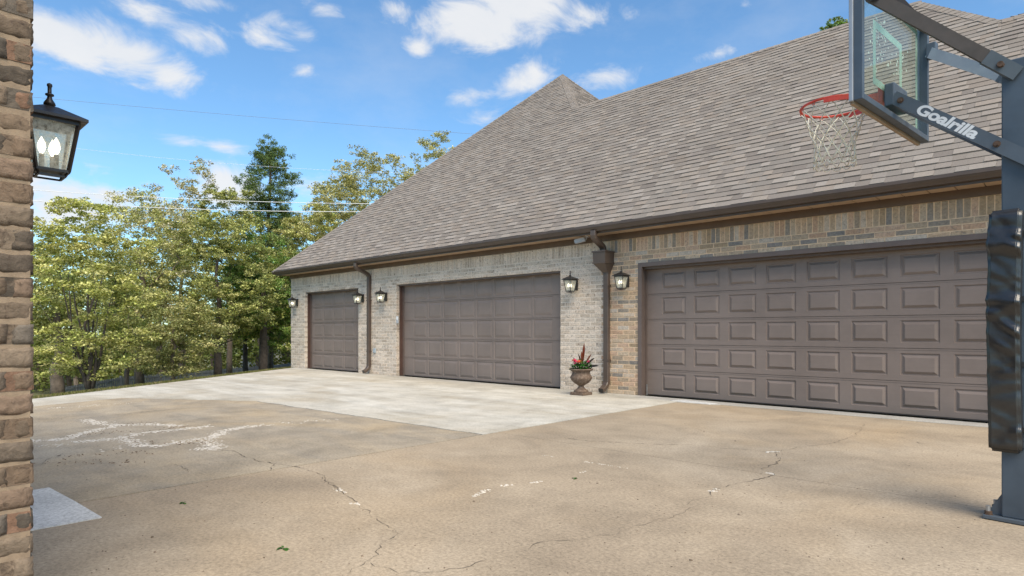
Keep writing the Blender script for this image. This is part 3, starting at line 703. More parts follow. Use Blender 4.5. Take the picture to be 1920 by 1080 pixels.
# ------------------------------------------------------------------ roof
PITCH = .9775; EY, EZ, EX = 9.50, 3.177, -19.68      # eave line and left corner
AP = (-12.94, 16.24, EZ + PITCH * (16.24 - EY))       # pyramid apex
RY = 13.87; RZ = EZ + PITCH * (RY - EY)               # main ridge
LY = 12.52; LZ = EZ + PITCH * (LY - EY)               # lower ridge to the right
E2X = -2.45
P1X = AP[0] + (AP[1] - RY)                            # front right hip of the pyramid meets the ridge
P2X = E2X + (RY - LY)
RX1 = 3.5
def roof():
    # solid under-layer, 25 mm below the shingles
    d = -.03; b = MB(); bx = 2 * AP[1] - EY
    q = lambda x, y, z: (x, y, z + d)
    def hip(x0, x1, y0, y1, r0, r1, yr, zr, left, right):
        b.add([q(x0, y0, EZ), q(x1, y0, EZ), q(x1, y1, EZ), q(x0, y1, EZ), q(r0, yr, zr), q(r1, yr, zr)], [(0, 1, 5, 4), (2, 3, 4, 5), (3, 0, 4), (1, 2, 5), (3, 2, 1, 0)])
    s = .006
    # one front sheet, then the other faces
    b.add([q(EX, EY, EZ), q(RX1, EY, EZ), q(RX1, LY, LZ), q(P2X, LY, LZ), q(E2X, RY, RZ), q(P1X, RY, RZ), q(*AP)], [(0, 1, 2, 3, 4, 5, 6)])
    xr = AP[0] + (AP[1] - EY)
    b.add([q(EX, EY, EZ), q(*AP), q(EX, bx, EZ)], [(0, 1, 2)])                                    # west face
    b.add([q(*AP), q(EX, bx, EZ), q(xr, bx, EZ)], [(0, 2, 1)])                                    # north face
    b.add([q(*AP), q(P1X, RY, RZ), q(P1X, 2 * AP[1] - RY, RZ)], [(0, 1, 2)])                      # east face above the ridge
    b.add([q(P1X, RY, RZ), q(P1X, 2 * AP[1] - RY, RZ), q(xr, bx, EZ), q(xr, 16, EZ)], [(0, 3, 2, 1)])
    by = 2 * RY - EY
    b.add([q(P1X - 1, RY, RZ), q(E2X, RY, RZ), q(E2X + RY - EY, by, EZ), q(P1X - 1, by, EZ)], [(0, 3, 2, 1)])
    b.add([q(E2X, RY, RZ), q(P2X, LY, LZ), q(P2X, 2 * RY - LY, LZ)], [(0, 1, 2)])
    b.add([q(P2X, LY, LZ), q(P2X, 2 * RY - LY, LZ), q(E2X + RY - EY, by, EZ), q(E2X + RY - EY, LY + 1, EZ)], [(0, 3, 2, 1)])
    b.add([q(P2X - 1, LY, LZ), q(RX1, LY, LZ), q(RX1, 2 * LY - EY, EZ), q(P2X - 1, 2 * LY - EY, EZ)], [(0, 3, 2, 1)])
    b.add([q(RX1, EY, EZ), q(RX1, 2 * LY - EY, EZ), q(RX1, LY, LZ)], [(0, 1, 2)])
    rf = b.build('roof', M['underlay'], house)
    pal = [(0.226, 0.197, 0.173), (0.240, 0.211, 0.186), (0.213, 0.186, 0.165), (0.251, 0.222, 0.198), (0.230, 0.195, 0.167), (0.219, 0.195, 0.174), (0.192, 0.167, 0.149), (0.238, 0.206, 0.178)]
    rng = random.Random(17); ex = .143; SL = math.sqrt(1 + PITCH ** 2)
    up = Vector((0, 1, PITCH)).normalized(); nor = Vector((0, -PITCH, 1)).normalized()
    def rng_x(y, top=True):     # covered x interval of the front plane at depth y
        lo = EX + (y - EY)
        if y <= LY: hi = RX1
        elif y <= RY: hi = P2X - (y - LY)
        else: hi = P1X - (y - RY)
        return lo, hi
    widths = (.14, .18, .22, .27, .33); rows = []; s = 0.0; smax = (AP[1] - EY) * SL
    while s < smax - .02:
        y0 = EY + s / SL; y1 = EY + min(s + ex, smax) / SL; rows.append((s, y0, y1)); s += ex
    cand = []; rest = MB()
    for r, (s, y0, y1) in enumerate(rows):
        lo0, hi0 = rng_x(y0); lo1, hi1 = rng_x(y1); x = lo0 - rng.uniform(0, .3)
        hi = max(hi0, hi1); raised = rng.random() < .5
        while x < hi0:
            w = rng.choice(widths); a, c = x, x + w; x = c + .0015; raised = not raised
            if rng.random() < .15: raised = not raised
            th = .019 if raised else .011; ci = rng.randrange(len(pal))
            a0, c0 = max(a, lo0), min(c, hi0); a1, c1 = max(a, lo1), min(c, hi1)
            if c0 - a0 < .005: continue
            if c1 < a1: a1 = c1 = (a1 + c1) / 2
            full = abs(a0 - a) + abs(c0 - c) + abs(a1 - a) + abs(c1 - c) < 1e-6 and y1 - y0 > ex / SL * .98
            cand.append((r, s, a0, c0, a1, c1, th, ci, w, full, raised))
    def place(s, x, h): return Vector((x, EY, EZ)) + up * s + nor * h
    def sc(k):
        r, s, a0, c0, a1, c1, th, ci, w, full, raised = k
        p = place(s + ex / 2, (a0 + c0) / 2, 0); px, py, dd = proj(p)
        hid = (1590 < px < 1890 and py < 150) or px > 1868 or py < 5
        return w / dd ** 2 if full and not hid else -1
    order = sorted(range(len(cand)), key=lambda i: -sc(cand[i])); ind = set(i for i in order[:300] if sc(cand[i]) > 0)
    var = {}
    def geo(b, s, a0, c0, a1, c1, th, col, local=False):
        e = min(ex, smax - s); P = (lambda ds, x, h: (x, 0, 0) and (Vector((x, 0, 0)) + up * ds + nor * h)) if local else (lambda ds, x, h: place(s + ds, x, h))
        vs = [P(-.004, a0, -.012), P(-.004, c0, -.012), P(-.004, c0, th), P(-.004, a0, th), P(e, c1, .0015), P(e, a1, .0015), P(e, c1, -.014), P(e, a1, -.014)]
        b.add(vs, [(0, 1, 2, 3), (3, 2, 4, 5), (1, 6, 4, 2), (7, 0, 3, 5)], col)
    for i, k in enumerate(cand):
        r, s, a0, c0, a1, c1, th, ci, w, full, raised = k
        f = (1.09 if raised else .92)
        if i in ind:
            key = (w, raised, ci)
            if key not in var:
                b = MB(); geo(b, 0, 0, w, 0, w, th, tuple(v * f for v in pal[ci]), True); me = b.mesh('shingle'); me.materials.append(M['shingle']); var[key] = me
            o = obj('shingle', var[key], None, rf); o.location = place(s, a0, 0)
        else:
            f *= rng.uniform(.95, 1.06); geo(rest, s, a0, c0, a1, c1, th, tuple(v * f for v in pal[ci]))
    # other faces that show: the pyramid's east face and the west, then the right end of the main ridge
    def face(base0, dirx, upv, n_, s_lo, s_hi, xr):
        s = s_lo
        while s < s_hi:
            a, c = xr(s); a2, c2 = xr(min(s + ex, s_hi)); x = a - rng.uniform(0, .2)
            while x < c:
                w = rng.choice(widths); p, q_ = max(x, a), min(x + w, c); p2, q2 = max(x, a2), min(x + w, c2); x += w + .0015
                if q_ - p < .004: continue
                if q2 < p2: p2 = q2 = (p2 + q2) / 2
                th = rng.choice((.021, .012)); q0 = rng.uniform(.95, 1.06); col = tuple(v * q0 for v in rng.choice(pal))
                P = lambda ds, xx, h: base0 + dirx * xx + upv * ds + n_ * h
                e = min(s + ex, s_hi)
                rest.add([P(s - .004, p, -.012), P(s - .004, q_, -.012), P(s - .004, q_, th), P(s - .004, p, th), P(e, q2, .0015), P(e, p2, .0015), P(e, q2, -.014), P(e, p2, -.014)],
                         [(0, 1, 2, 3), (3, 2, 4, 5), (1, 6, 4, 2), (7, 0, 3, 5)], col)
            s += ex
    hh = (AP[1] - RY)
    face(Vector((P1X, RY, RZ)), Vector((0, 1, 0)), Vector((-1, 0, PITCH)).normalized(), Vector((PITCH, 0, 1)).normalized(), 0, hh * SL, lambda s: (s / SL, 2 * hh - s / SL))
    h2 = RY - LY
    face(Vector((P2X, LY, LZ)), Vector((0, 1, 0)), Vector((-1, 0, PITCH)).normalized(), Vector((PITCH, 0, 1)).normalized(), 0, h2 * SL, lambda s: (s / SL, 2 * h2 - s / SL))
    rest.build('shingles', M['shingle'], rf, kind='stuff')
    # ridge and hip caps, short overlapping saddles
    def caps(p, q, n1, n2):
        p, q = Vector(p), Vector(q); d = (q - p).normalized(); L_ = (q - p).length; n1, n2 = Vector(n1).normalized(), Vector(n2).normalized()
        a1 = n1.cross(d).normalized(); a2 = n2.cross(d).normalized()
        if a1.z > 0: a1 = -a1
        if a2.z > 0: a2 = -a2
        mid = (n1 + n2).normalized(); step = .15; W = .13; mes = []
        for col in [pal[0], pal[4], pal[7], pal[3]]:
            b = MB(); vs = []
            for t, lift in ((-.02, .020), (step + .03, .008)):
                for side, nn in ((a1, n1), (None, mid), (a2, n2)):
                    base = d * t + ((side * W) if side is not None else Vector((0, 0, 0)))
                    vs += [base + nn * lift]
                for side, nn in ((a1, n1), (None, mid), (a2, n2)):
                    base = d * t + ((side * W) if side is not None else Vector((0, 0, 0)))
                    vs += [base + nn * (lift - .018)]
            b.add(vs, [(0, 1, 7, 6), (1, 2, 8, 7), (0, 3, 4, 1), (1, 4, 5, 2), (0, 6, 9, 3), (2, 5, 11, 8), (6, 7, 10, 9), (7, 8, 11, 10)], col); me = b.mesh('ridge_cap'); me.materials.append(M['shingle']); mes.append(me)
        t = 0
        while t < L_ - .08:
            o = obj('ridge_cap', rng.choice(mes), None, rf); o.location = p + d * t; t += step
    nf = (0, -PITCH, 1); ne = (PITCH, 0, 1); nw = (-PITCH, 0, 1); nb = (0, PITCH, 1)
    caps((EX, EY, EZ), AP, nw, nf)
    caps((P1X, RY, RZ), AP, nf, ne)
    caps((P1X, 2 * AP[1] - RY, RZ), AP, ne, nb)
    caps((P1X + .05, RY, RZ), (E2X, RY, RZ), nf, nb)
    caps((P2X, LY, LZ), (E2X, RY, RZ), nf, ne)
    caps((P2X, 2 * RY - LY, LZ), (E2X, RY, RZ), ne, nb)
    caps((P2X + .05, LY, LZ), (RX1, LY, LZ), nf, nb)
roof()

# ------------------------------------------------------------------ near brick house corner at the left
CX, CY = -2.71, 0.436
def near_corner():
    t = thing('brick_house_corner', (CX - .3, CY - .8, 0), 'tumbled brown brick house corner close to the camera at the left edge', 'wall', world=True)
    w = MB().box(-7.0, CX - .006, -3.2, CY - .008, -.1, 3.05).build('wall', M['mortar_near'], t)
    MB().box(-7.05, CX + .03, -3.25, CY + .03, 3.052, 3.20).build('frieze_board', M['frieze'], t)
    MB().box(-7.08, CX + .07, -3.28, CY + .07, 3.202, 3.225).build('soffit', M['soffit'], t)
    MB().box(-7.10, CX + .09, -3.30, CY + .09, 3.226, 3.30).build('fascia', M['brown_metal'], t)
    ax, ay, bx_, by_ = -7.13, -3.33, CX + .12, CY + .12; hh = (by_ - ay) / 2 * .45; rc_ = MB()
    for k in range(14):
        f0, f1 = k / 14, (k + 1) / 14 + .004; i0, i1 = f0 * (by_ - ay) / 2, min(f1, 1) * (by_ - ay) / 2; z0_, z1_ = 3.302 + f0 * hh, 3.302 + min(f1, 1) * hh
        lo = [(ax + i0, ay + i0, z0_ + .02), (bx_ - i0, ay + i0, z0_ + .02), (bx_ - i0, by_ - i0, z0_ + .02), (ax + i0, by_ - i0, z0_ + .02)]
        hi = [(ax + i1, ay + i1, z1_), (bx_ - i1, ay + i1, z1_), (bx_ - i1, by_ - i1, z1_), (ax + i1, by_ - i1, z1_)]
        un = [(x, y, z - .03) for x, y, z in lo]
        rc_.add(un + lo + hi, [(q, (q + 1) % 4, 4 + (q + 1) % 4, 4 + q) for q in range(4)] + [(4 + q, 4 + (q + 1) % 4, 8 + (q + 1) % 4, 8 + q) for q in range(4)], (.20, .175, .155))
    rc_.build('roof', M['shingle'], t)
    rng = random.Random(9); bm_rest = MB(); D_ = .09; items = []
    # +X face: bricks run along Y; quoins alternate header / stretcher at the corner
    for k in range(37):
        z = k * CO + BH / 2; y = CY; first = True
        while y > -3.1:
            L_ = .058 if (first and k % 2 == 0) else BL
            items.append(('x', y - L_ / 2, z, L_)); y -= L_ + JT; first = False
        x = CX - (.09 if k % 2 == 0 else .09) - .002; first = True
        x = CX - .103 if True else x
        if k % 2 == 0: x = CX - .092 - JT - (BL - .092); x = CX - BL - JT
        while x > -6.9:
            L_ = BL; items.append(('y', x - L_ / 2, z, L_)); x -= L_ + JT
        # corner brick's return on the +Y face
        Lr = BL if k % 2 == 0 else .092
        items.append(('y', CX - Lr / 2 - .002, z, Lr - .004)) if k % 2 == 0 else None
    n = 0
    for (face, p, z, L_) in items:
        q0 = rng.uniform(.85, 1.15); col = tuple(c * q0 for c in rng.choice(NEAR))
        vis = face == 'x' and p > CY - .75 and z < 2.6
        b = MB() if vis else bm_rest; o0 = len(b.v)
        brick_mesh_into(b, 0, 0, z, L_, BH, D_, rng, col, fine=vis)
        out = rng.uniform(-.003, .004)
        for i in range(o0, len(b.v)):
            x, y, zz = b.v[i]
            if face == 'x': b.v[i] = (CX + out - y, p + x, zz)      # face looks to +X
            else: b.v[i] = (p - x, CY + out - .001 - y, zz)          # face looks to +Y
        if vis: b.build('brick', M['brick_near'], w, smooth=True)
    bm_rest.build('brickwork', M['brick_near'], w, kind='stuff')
near_corner()

# ------------------------------------------------------------------ lanterns
def make_lantern():
    """wall lantern, wall plane at y = 0, lantern hangs to -Y; origin at wall, body centre at (0,-.17)"""
    t = bpy.data.objects.new('wall_lantern', None); C.objects.link(t); t.empty_display_size = .1
    c = -.185
    MB().bbox(-.055, .055, -.022, .006, -.14, .10, .006).build('back_plate', M['black_metal'], t)
    MB().bar((0, -.02, .065), (0, c + .01, .09), .022, .022).build('arm', M['black_metal'], t)
    f = MB(); T, Bt, zt, zb = .092, .060, .055, -.165       # half sizes top and bottom
    cor = [(-1, -1), (1, -1), (1, 1), (-1, 1)]
    for i, (sx, sy) in enumerate(cor):
        f.bar((sx * T, c + sy * T, zt), (sx * Bt, c + sy * Bt, zb), .013, .013, up=(sx, sy, .01))
        s2 = cor[(i + 1) % 4]
        f.bar((sx * T, c + sy * T, zt), (s2[0] * T, c + s2[1] * T, zt), .016, .018)
        f.bar((sx * Bt, c + sy * Bt, zb), (s2[0] * Bt, c + s2[1] * Bt, zb), .014, .012)
        f.bar((sx * Bt * .82, c + sy * Bt * .82, zb - .022), (s2[0] * Bt * .82, c + s2[1] * Bt * .82, zb - .022), .008, .008)
        f.bar((sx * Bt, c + sy * Bt, zb), (sx * Bt * .82, c + sy * Bt * .82, zb - .022), .008, .008, up=(sx, sy, .01))
    f.build('frame', M['black_metal'], t)
    r = MB(); W = .124
    vs = [(sx * W, c + sy * W, .062) for sx, sy in cor] + [(sx * W, c + sy * W, .074) for sx, sy in cor] + [(sx * .028, c + sy * .028, .130) for sx, sy in cor]
    r.add(vs, [(3, 2, 1, 0), (8, 9, 10, 11)] + [(k * 4 + i, k * 4 + (i + 1) % 4, k * 4 + 4 + (i + 1) % 4, k * 4 + 4 + i) for k in (0, 1) for i in range(4)])
    rf = r.build('lantern_roof', M['black_metal'], t)
    MB().lathe([(.022, .128), (.020, .140), (.024, .142), (.022, .150), (.011, .168), (.009, .180), (.017, .184), (.017, .190), (.008, .194), (.008, .222), (.011, .228), (.010, .236), (.002, .241)], 12, (0, c, 0)).build('finial', M['black_metal'], rf, smooth=True)
    for i, (sx, sy) in enumerate(cor):
        s2 = cor[(i + 1) % 4]; k = .965
        a, b_ = T * k, Bt * k
        MB().add([(sx * b_, c + sy * b_, zb + .004), (s2[0] * b_, c + s2[1] * b_, zb + .004), (s2[0] * a, c + s2[1] * a, zt - .006), (sx * a, c + sy * a, zt - .006)], [(0, 1, 2, 3)]).build('glass_pane', M['seeded_glass'], t)
    MB().box(-Bt, Bt, c - Bt, c + Bt, zb - .004, zb + .003).build('floor_plate', M['black_metal'], t)
    for (x, y) in ((-.026, -.02), (.028, -.016), (.0, .03)):
        cd = MB().lathe([(.0105, zb), (.0105, zb + .075), (.008, zb + .078)], 10, (x, c + y, 0)).build('candle', M['candle'], t, smooth=False)
        MB().lathe([(.004, zb + .076), (.012, zb + .092), (.0165, zb + .108), (.014, zb + .128), (.006, zb + .146), (.001, zb + .156)], 10, (x, c + y, 0)).build('bulb', M['bulb'], cd, smooth=True)
    return t
proto = make_lantern()
LW = 'lit black wall lanterns'
lan = [(-19.02, 'lit lantern on the far left corner of the garage wall, left of the single door'), (-15.22, 'lit lantern right of the narrow single garage door, beside the plain downspout'),
       (-14.10, 'lit lantern left of the middle garage door, right of the plain downspout'), (-7.62, 'lit lantern right of the middle garage door, above the flower urn'),
       (-6.42, 'lit lantern between the downspout with conductor head and the near garage door')]
for i, (x, lb) in enumerate(lan):
    o = proto if i == 0 else copy_tree(proto)
    o.location = (x, 9.988, 2.155); tag(o, lb, 'lantern', LW)
o = copy_tree(proto); o.location = (-3.48, CY - .002, 2.075); o.rotation_euler = (0, 0, R(180)); tag(o, 'large lit lantern close by on the near brick corner at left', 'lantern', LW)

# ------------------------------------------------------------------ small fittings on the garage
k = thing('keypad', (-13.555, 10.02, 1.40), 'small grey keypad on the left jamb of the middle garage door', 'keypad', world=True)
MB().bbox(-13.612, -13.528, 9.966, 9.992, 1.40, 1.60, .006).build('cover', M['grey_plastic'], k); 
MB().bbox(-13.600, -13.540, 9.962, 9.9655, 1.50, 1.585, .0015).build('lid', M['residue'], k)
k = thing('outlet_box', (-14.62, 9.985, .60), 'small blue-grey outlet cover low on the pale brick wall', 'outlet', world=True)
MB().bbox(-14.675, -14.565, 9.955, 9.992, .585, .715, .01).build('cover', M['outlet'], k); MB().bbox(-14.66, -14.58, 9.945, 9.9545, .60, .70, .004).build('flap', M['outlet'], k)
k = thing('security_light', (-7.20, 9.80, 2.95), 'small grey security light hanging under the soffit left of the conductor head', 'light', world=True)
MB().lathe([(.045, 3.020), (.045, 3.046)], 14, (-7.2, 9.80, 0)).build('mount', M['grey_plastic'], k)
MB().tube([(-7.2, 9.80, 3.03), (-7.23, 9.79, 2.975), (-7.27, 9.77, 2.965)], .014, 8).build('arm', M['grey_plastic'], k)
hd = MB().bar((-7.24, 9.785, 2.985), (-7.42, 9.70, 2.94), .085, .075).build('lamp_head', M['grey_plastic'], k)
MB().bar((-7.4205, 9.6995, 2.9395), (-7.425, 9.697, 2.938), .070, .060).build('lens', M['residue'], hd)

# ------------------------------------------------------------------ urn and flowers
UX, UY = -7.0, 9.34
u = thing('planter_urn', (UX, UY, 0), 'brown weathered fluted urn standing between the garage doors', 'urn')
MB().bbox(-.15, .15, -.15, .15, .001, .055, .008).build('plinth', M['urn'], u)
MB().lathe([(.135, .055), (.140, .072), (.128, .090), (.092, .105), (.086, .115), (.078, .122), (.058, .145), (.050, .165), (.060, .178)], 28).build('foot', M['urn'], u, smooth=True)
pf = [(.058, .175), (.085, .195), (.135, .225), (.175, .265), (.198, .305), (.203, .335), (.192, .352), (.190, .362), (.170, .392), (.165, .425), (.180, .445), (.212, .462), (.224, .475), (.222, .488), (.205, .492), (.165, .485), (.150, .44), (.12, .42)]
MB().lathe(pf, 64, ribs=lambda k, j: (.035 * abs(math.sin(j * math.pi / 64 * 18)) - .01 if 1 <= k <= 5 else 0)).build('bowl', M['urn'], u, smooth=True)
MB().lathe([(.158, .43), (.155, .452), (.08, .462), (.01, .465)], 20).build('soil', M['joint'], u)
def leaf_quads(b, c, d, L_, w, col, n=3, droop=.3, nrm=None):
    c, d = Vector(c), Vector(d).normalized(); s = d.cross(Vector((0, 0, 1))); s = s.normalized() if s.length > .05 else Vector((1, 0, 0))
    vs = []
    for i in range(n + 1):
        t = i / n; wd = w * (math.sin(math.pi * (t * .85 + .12)) ** .8); p = c + d * (L_ * t) + Vector((0, 0, -droop * L_ * t * t))
        vs += [p - s * wd / 2, p + s * wd / 2]
    b.add(vs, [(2 * i, 2 * i + 1, 2 * i + 3, 2 * i + 2) for i in range(n)], col)
rng = random.Random(31)
fl = thing('flowering_plant', (UX, UY, .46), 'low leafy plant with pink and coral blooms in the urn', 'flowers')
lf = MB()
for k in range(460):
    a = rng.uniform(0, 2 * math.pi); r = .175 * math.sqrt(rng.random()); z = rng.uniform(.0, .17) * (1 - (r / .23) ** 2) + .03
    c = (r * math.cos(a), r * math.sin(a), z); gq = rng.uniform(.6, 1.4)
    leaf_quads(lf, c, (math.cos(a) + rng.uniform(-.7, .7), math.sin(a) + rng.uniform(-.7, .7), rng.uniform(-.1, .9)), rng.uniform(.05, .085), rng.uniform(.022, .04), (.045 * gq, .145 * gq, .03 * gq), 2)
lf.build('foliage', M['leaf'], fl, kind='stuff')
for (x, y, z, col, rr) in ((-.05, -.12, .165, (.75, .07, .22), .048), (-.01, -.14, .14, (.85, .14, .34), .045), (.05, -.13, .15, (.85, .30, .20), .05), (.175, .0, .15, (.72, .10, .22), .04), (-.14, -.06, .17, (.55, .18, .06), .035), (-.07, .06, .16, (.7, .09, .22), .035)):
    b = MB()
    for k in range(34):
        a = rng.uniform(0, 6.283); e = rng.uniform(-.2, 1.5); d = Vector((math.cos(a) * math.cos(e), math.sin(a) * math.cos(e), math.sin(e)))
        leaf_quads(b, Vector((x, y, z)) + d * rr * .35, d, rr * .85, rr * .6, tuple(v * rng.uniform(.75, 1.25) for v in col), 2, .1)
    b.build('bloom', M['petal'], fl)
br = thing('bromeliad', (UX + .01, UY + .03, .46), 'tall red-leaved plant rising from the back of the urn', 'plant')
for (dx, dy, dz, L_, w, col) in ((.10, -.05, .98, .52, .075, (.24, .055, .03)), (-.22, .0, .95, .34, .05, (.13, .05, .04)), (.62, -.1, .78, .40, .045, (.07, .055, .05)), (.75, .05, .50, .34, .045, (.05, .045, .045)), (-.45, -.1, .85, .33, .035, (.10, .06, .045)), (.35, .1, .9, .38, .045, (.17, .06, .04)), (.04, -.12, .96, .36, .07, (.30, .09, .05)), (-.6, .1, .7, .24, .03, (.08, .08, .05))):
    b = MB(); d = Vector((dx, dy, dz)).normalized(); s = d.cross(Vector((.3, 1, .2))).normalized(); n = 7; vs = []
    for i in range(n + 1):
        t = i / n; wd = .012 + (w - .012) * max(0, math.sin(math.pi * max(0, (t - .35) / .65))) ** .8 if t < 1 else .002
        p = d * (L_ * t) + Vector((dx, dy, 0)) * (.10 * t * t) - Vector((0, 0, .12 * (abs(dx)) * t * t)); vs += [p - s * wd / 2, p + Vector((0, .006, 0)), p + s * wd / 2]
    b.add(vs, [(3 * i + j, 3 * i + j + 1, 3 * i + j + 4, 3 * i + j + 3) for i in range(n) for j in range(2)], col)
    b.build('leaf', M['petal'], br)

# ------------------------------------------------------------------ basketball hoop
def hoop():
    t = thing('basketball_hoop', (-.315, 4.99, 0), 'dark slate basketball hoop with glass backboard and black pole pad at right', 'basketball hoop', rz=math.atan2(.0954, -.9952))
    H = .1
    p = MB().bbox(-H, H, -H, H, .028, 2.86, .008).build('pole', M['pole'], t)
    MB().bbox(-.19, .19, -.15, .125, .004, .029, .004).build('base_plate', M['arm'], t)
    for sx in (-1, 1):
        for sy in (-1, 1):
            bx, by = sx * .165, sy * .10
            bo = MB().lathe([(.013, .03), (.013, .085)], 8, (bx, by, 0)).build('anchor_bolt', M['steel'], t)
            MB().lathe([(.024, .029), (.024, .034), (.020, .035), (.020, .052)], 6, (bx, by, 0)).build('nut', M['rust'], bo)
    for sy in (.075, -.085):
        MB().add([(H, sy, .03), (.178, sy, .03), (H, sy, .17), (H, sy - .01, .03), (.178, sy - .01, .03), (H, sy - .01, .17)], [(0, 1, 2), (5, 4, 3), (0, 3, 4, 1), (1, 4, 5, 2), (2, 5, 3, 0)]).build('gusset', M['arm'], t)
    # backboard
    BX, y0, y1, z0, z1 = .735, -.675, .69, 2.655, 3.56
    fr = MB().bbox(BX - .045, BX + .010, y1 - .035, y1, z0, z1, .004).bbox(BX - .045, BX + .010, y0, y0 + .035, z0, z1, .004)
    fr.bbox(BX - .045, BX + .009, y0 + .0352, y1 - .0352, z0 + .001, z0 + .04, .003).bbox(BX - .045, BX + .009, y0 + .0352, y1 - .0352, z1 - .04, z1 - .001, .003)
    bb = MB().box(BX + .0105, BX + .0225, y0 + .004, y1 - .004, z0 + .012, z1 - .004).build('backboard', M['board_glass'], t)
    f = fr.build('frame', M['pole'], bb)
    MB().bbox(BX + .0095, BX + .034, y1 - .012, y1 + .012, z0 - .004, z1, .004).bbox(BX + .0095, BX + .034, y0 - .012, y0 + .012, z0 - .004, z1, .004).build('edge_trim', M['light_frame'], bb)
    MB().bbox(BX + .0108, BX + .036, y0 + .0125, y1 - .0125, z0 - .018, z0 + .010, .004).build('edge_pad', simple('tan_pad', (.30, .225, .15), .6, .2, 10), bb)
    pr = MB(); X = BX + .0245; th = .0015
    def outline(ya, yb, za, zb, w):
        for (a, b_, c, d) in ((ya, ya + w, za, zb), (yb - w, yb, za, zb), (ya + w, yb - w, za, za + w), (ya + w, yb - w, zb - w, zb)): pr.box(X - th, X, a, b_, c, d)
    outline(y0 + .04, y1 - .04, z0 + .04, z1 - .03, .04)
    outline(-.275, .305, 2.87, 3.31, .05)
    pr.build('printed_outline', M['board_print'], bb)
    rr = random.Random(4); rs = MB()
    for k in range(120):
        cy_, cz = rr.choice(((.28, 3.18), (.30, 3.02), (.2, 3.25), (.02, 3.12), (-.22, 3.12), (.1, 3.3), (-.3, 3.22)))
        yy, zz = rr.gauss(cy_, .07), rr.gauss(cz, .04); q = rr.uniform(.004, .016); n = 5
        ring = [(X + .001, yy + q * rr.uniform(.5, 1.2) * math.cos(1.2566 * j), zz + .8 * q * rr.uniform(.5, 1.2) * math.sin(1.2566 * j)) for j in range(n)]
        rs.add(ring, [tuple(range(n))])
    rs.build('sticker_residue', M['residue'], bb, kind='stuff')
    MB().box(X, X + .001, -.56, -.44, 2.70, 2.745).build('maker_sticker', M['residue'], bb)
    # arms
    ang = math.atan2(2.80 - 2.344, .69 - .115); 
    for sy, mat in ((.128, 'arm'), (-.128, 'arm')):
        d = Vector((math.cos(ang), 0, math.sin(ang))); m = Vector((.115, sy, 2.344))
        pa, pb = m - d * .78, m + d * .735
        a = MB().bar(pa, pb, .022, .082, up=(0, 0, 1)).build('lower_arm', M[mat], t)
        for s_ in (0.0, .675):
            c = m + d * s_; y = sy + (.011 if sy > 0 else -.011); s1 = 1 if sy > 0 else -1
            MB().tube([c + Vector((0, s1 * .010, 0)), c + Vector((0, s1 * .026, 0))], .014, 6).tube([c + Vector((0, s1 * .010, 0)), c + Vector((0, s1 * .0145, 0))], .021, 12).build('bolt', M['rust'], a)
        if sy > 0:
            cu = bpy.data.curves.new('lettering', 'FONT'); cu.body = 'Goalrilla'; cu.size = .098; cu.offset = .0035; cu.shear = .16; cu.space_character = .98; cu.extrude = .0006
            cu.align_x = 'CENTER'; cu.align_y = 'CENTER'
            tmp = bpy.data.objects.new('tmp', cu); C.objects.link(tmp); dg = bpy.context.evaluated_depsgraph_get()
            me = bpy.data.meshes.new_from_object(tmp.evaluated_get(dg)); bpy.data.objects.remove(tmp)
            # local text x runs down the arm (away from the board), text normal to +Y
            xd = -d; zd = Vector((0, 1, 0)); yd = zd.cross(xd)
            mt = Matrix((xd, yd, zd)).transposed().to_4x4(); mt.translation = m + d * .34 + Vector((0, .0118, 0))
            xs = [v.co.x for v in me.vertices]; w = max(xs) - min(xs); sc = .415 / w
            me.transform(mt @ Matrix.Diagonal((sc, .95, 1, 1)))
            me.name = 'lettering'; me.materials.clear(); lt = obj('lettering', me, M['letter'], a); lt['label'] = 'silver lettering Goalrilla'
    for sy in (1, -1):
        pa = Vector((.04, sy * .125, 2.775)); pb = Vector((BX - .05, sy * .625, 3.335)); d = (pb - pa).normalized()
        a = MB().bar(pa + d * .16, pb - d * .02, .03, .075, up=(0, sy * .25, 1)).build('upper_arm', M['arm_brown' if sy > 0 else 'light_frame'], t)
        MB().bar(pa - d * .03, pa + d * .18, .036, .085, up=(0, sy * .25, 1)).build('clevis', M['pole'], a)
        c = pa + d * .07; MB().tube([c + Vector((0, sy * .005, 0)), c + Vector((0, sy * .045, 0))], .017, 8).build('bolt', M['rust'], a)
        MB().bbox(BX - .11, BX - .046, sy * .66 - .035 - sy * .035, sy * .66 + .035 - sy * .035, 3.28, 3.39, .006).build('frame_bracket', M['pole'], a)
    pa = Vector((.40, .30, 3.12)); 
    MB().bar((.42, .375, 3.10), (BX - .045, .20, 3.53), .03, .05, up=(0, 1, 0)).build('brace', M['arm_brown'], t)
    # block behind the glass that carries the rim and the lower arms
    MB().bbox(BX - .055, BX + .010, -.14, .14, 2.745, 2.905, .01).build('rim_mount', M['pole'], t)
    # rim
    rz, rc = 2.885, 1.125; pts = [(rc + .235 * math.cos(2 * math.pi * i / 48), .235 * math.sin(2 * math.pi * i / 48), rz) for i in range(49)]
    rim = MB().tube(pts, .0095, 8, cap=False).build('rim', M['orange'], t, smooth=True)
    b = MB().bbox(BX + .025, BX + .06, -.11, .11, 2.80, 2.93, .006).bbox(BX + .055, rc - .19, -.10, .10, rz - .035, rz - .012, .004)
    for s in (-1, 1):
        arc = [(rc + .236 * math.cos(a), s * .236 * math.sin(a), rz - .012) for a in np.linspace(math.pi * .52, math.pi * .88, 9)]
        b.sweep([*arc], [(-.020, -.007), (.012, -.007), (.012, .007), (-.020, .007)], up=(0, 0, 1))
    b.build('rim_bracket', M['orange'], rim)
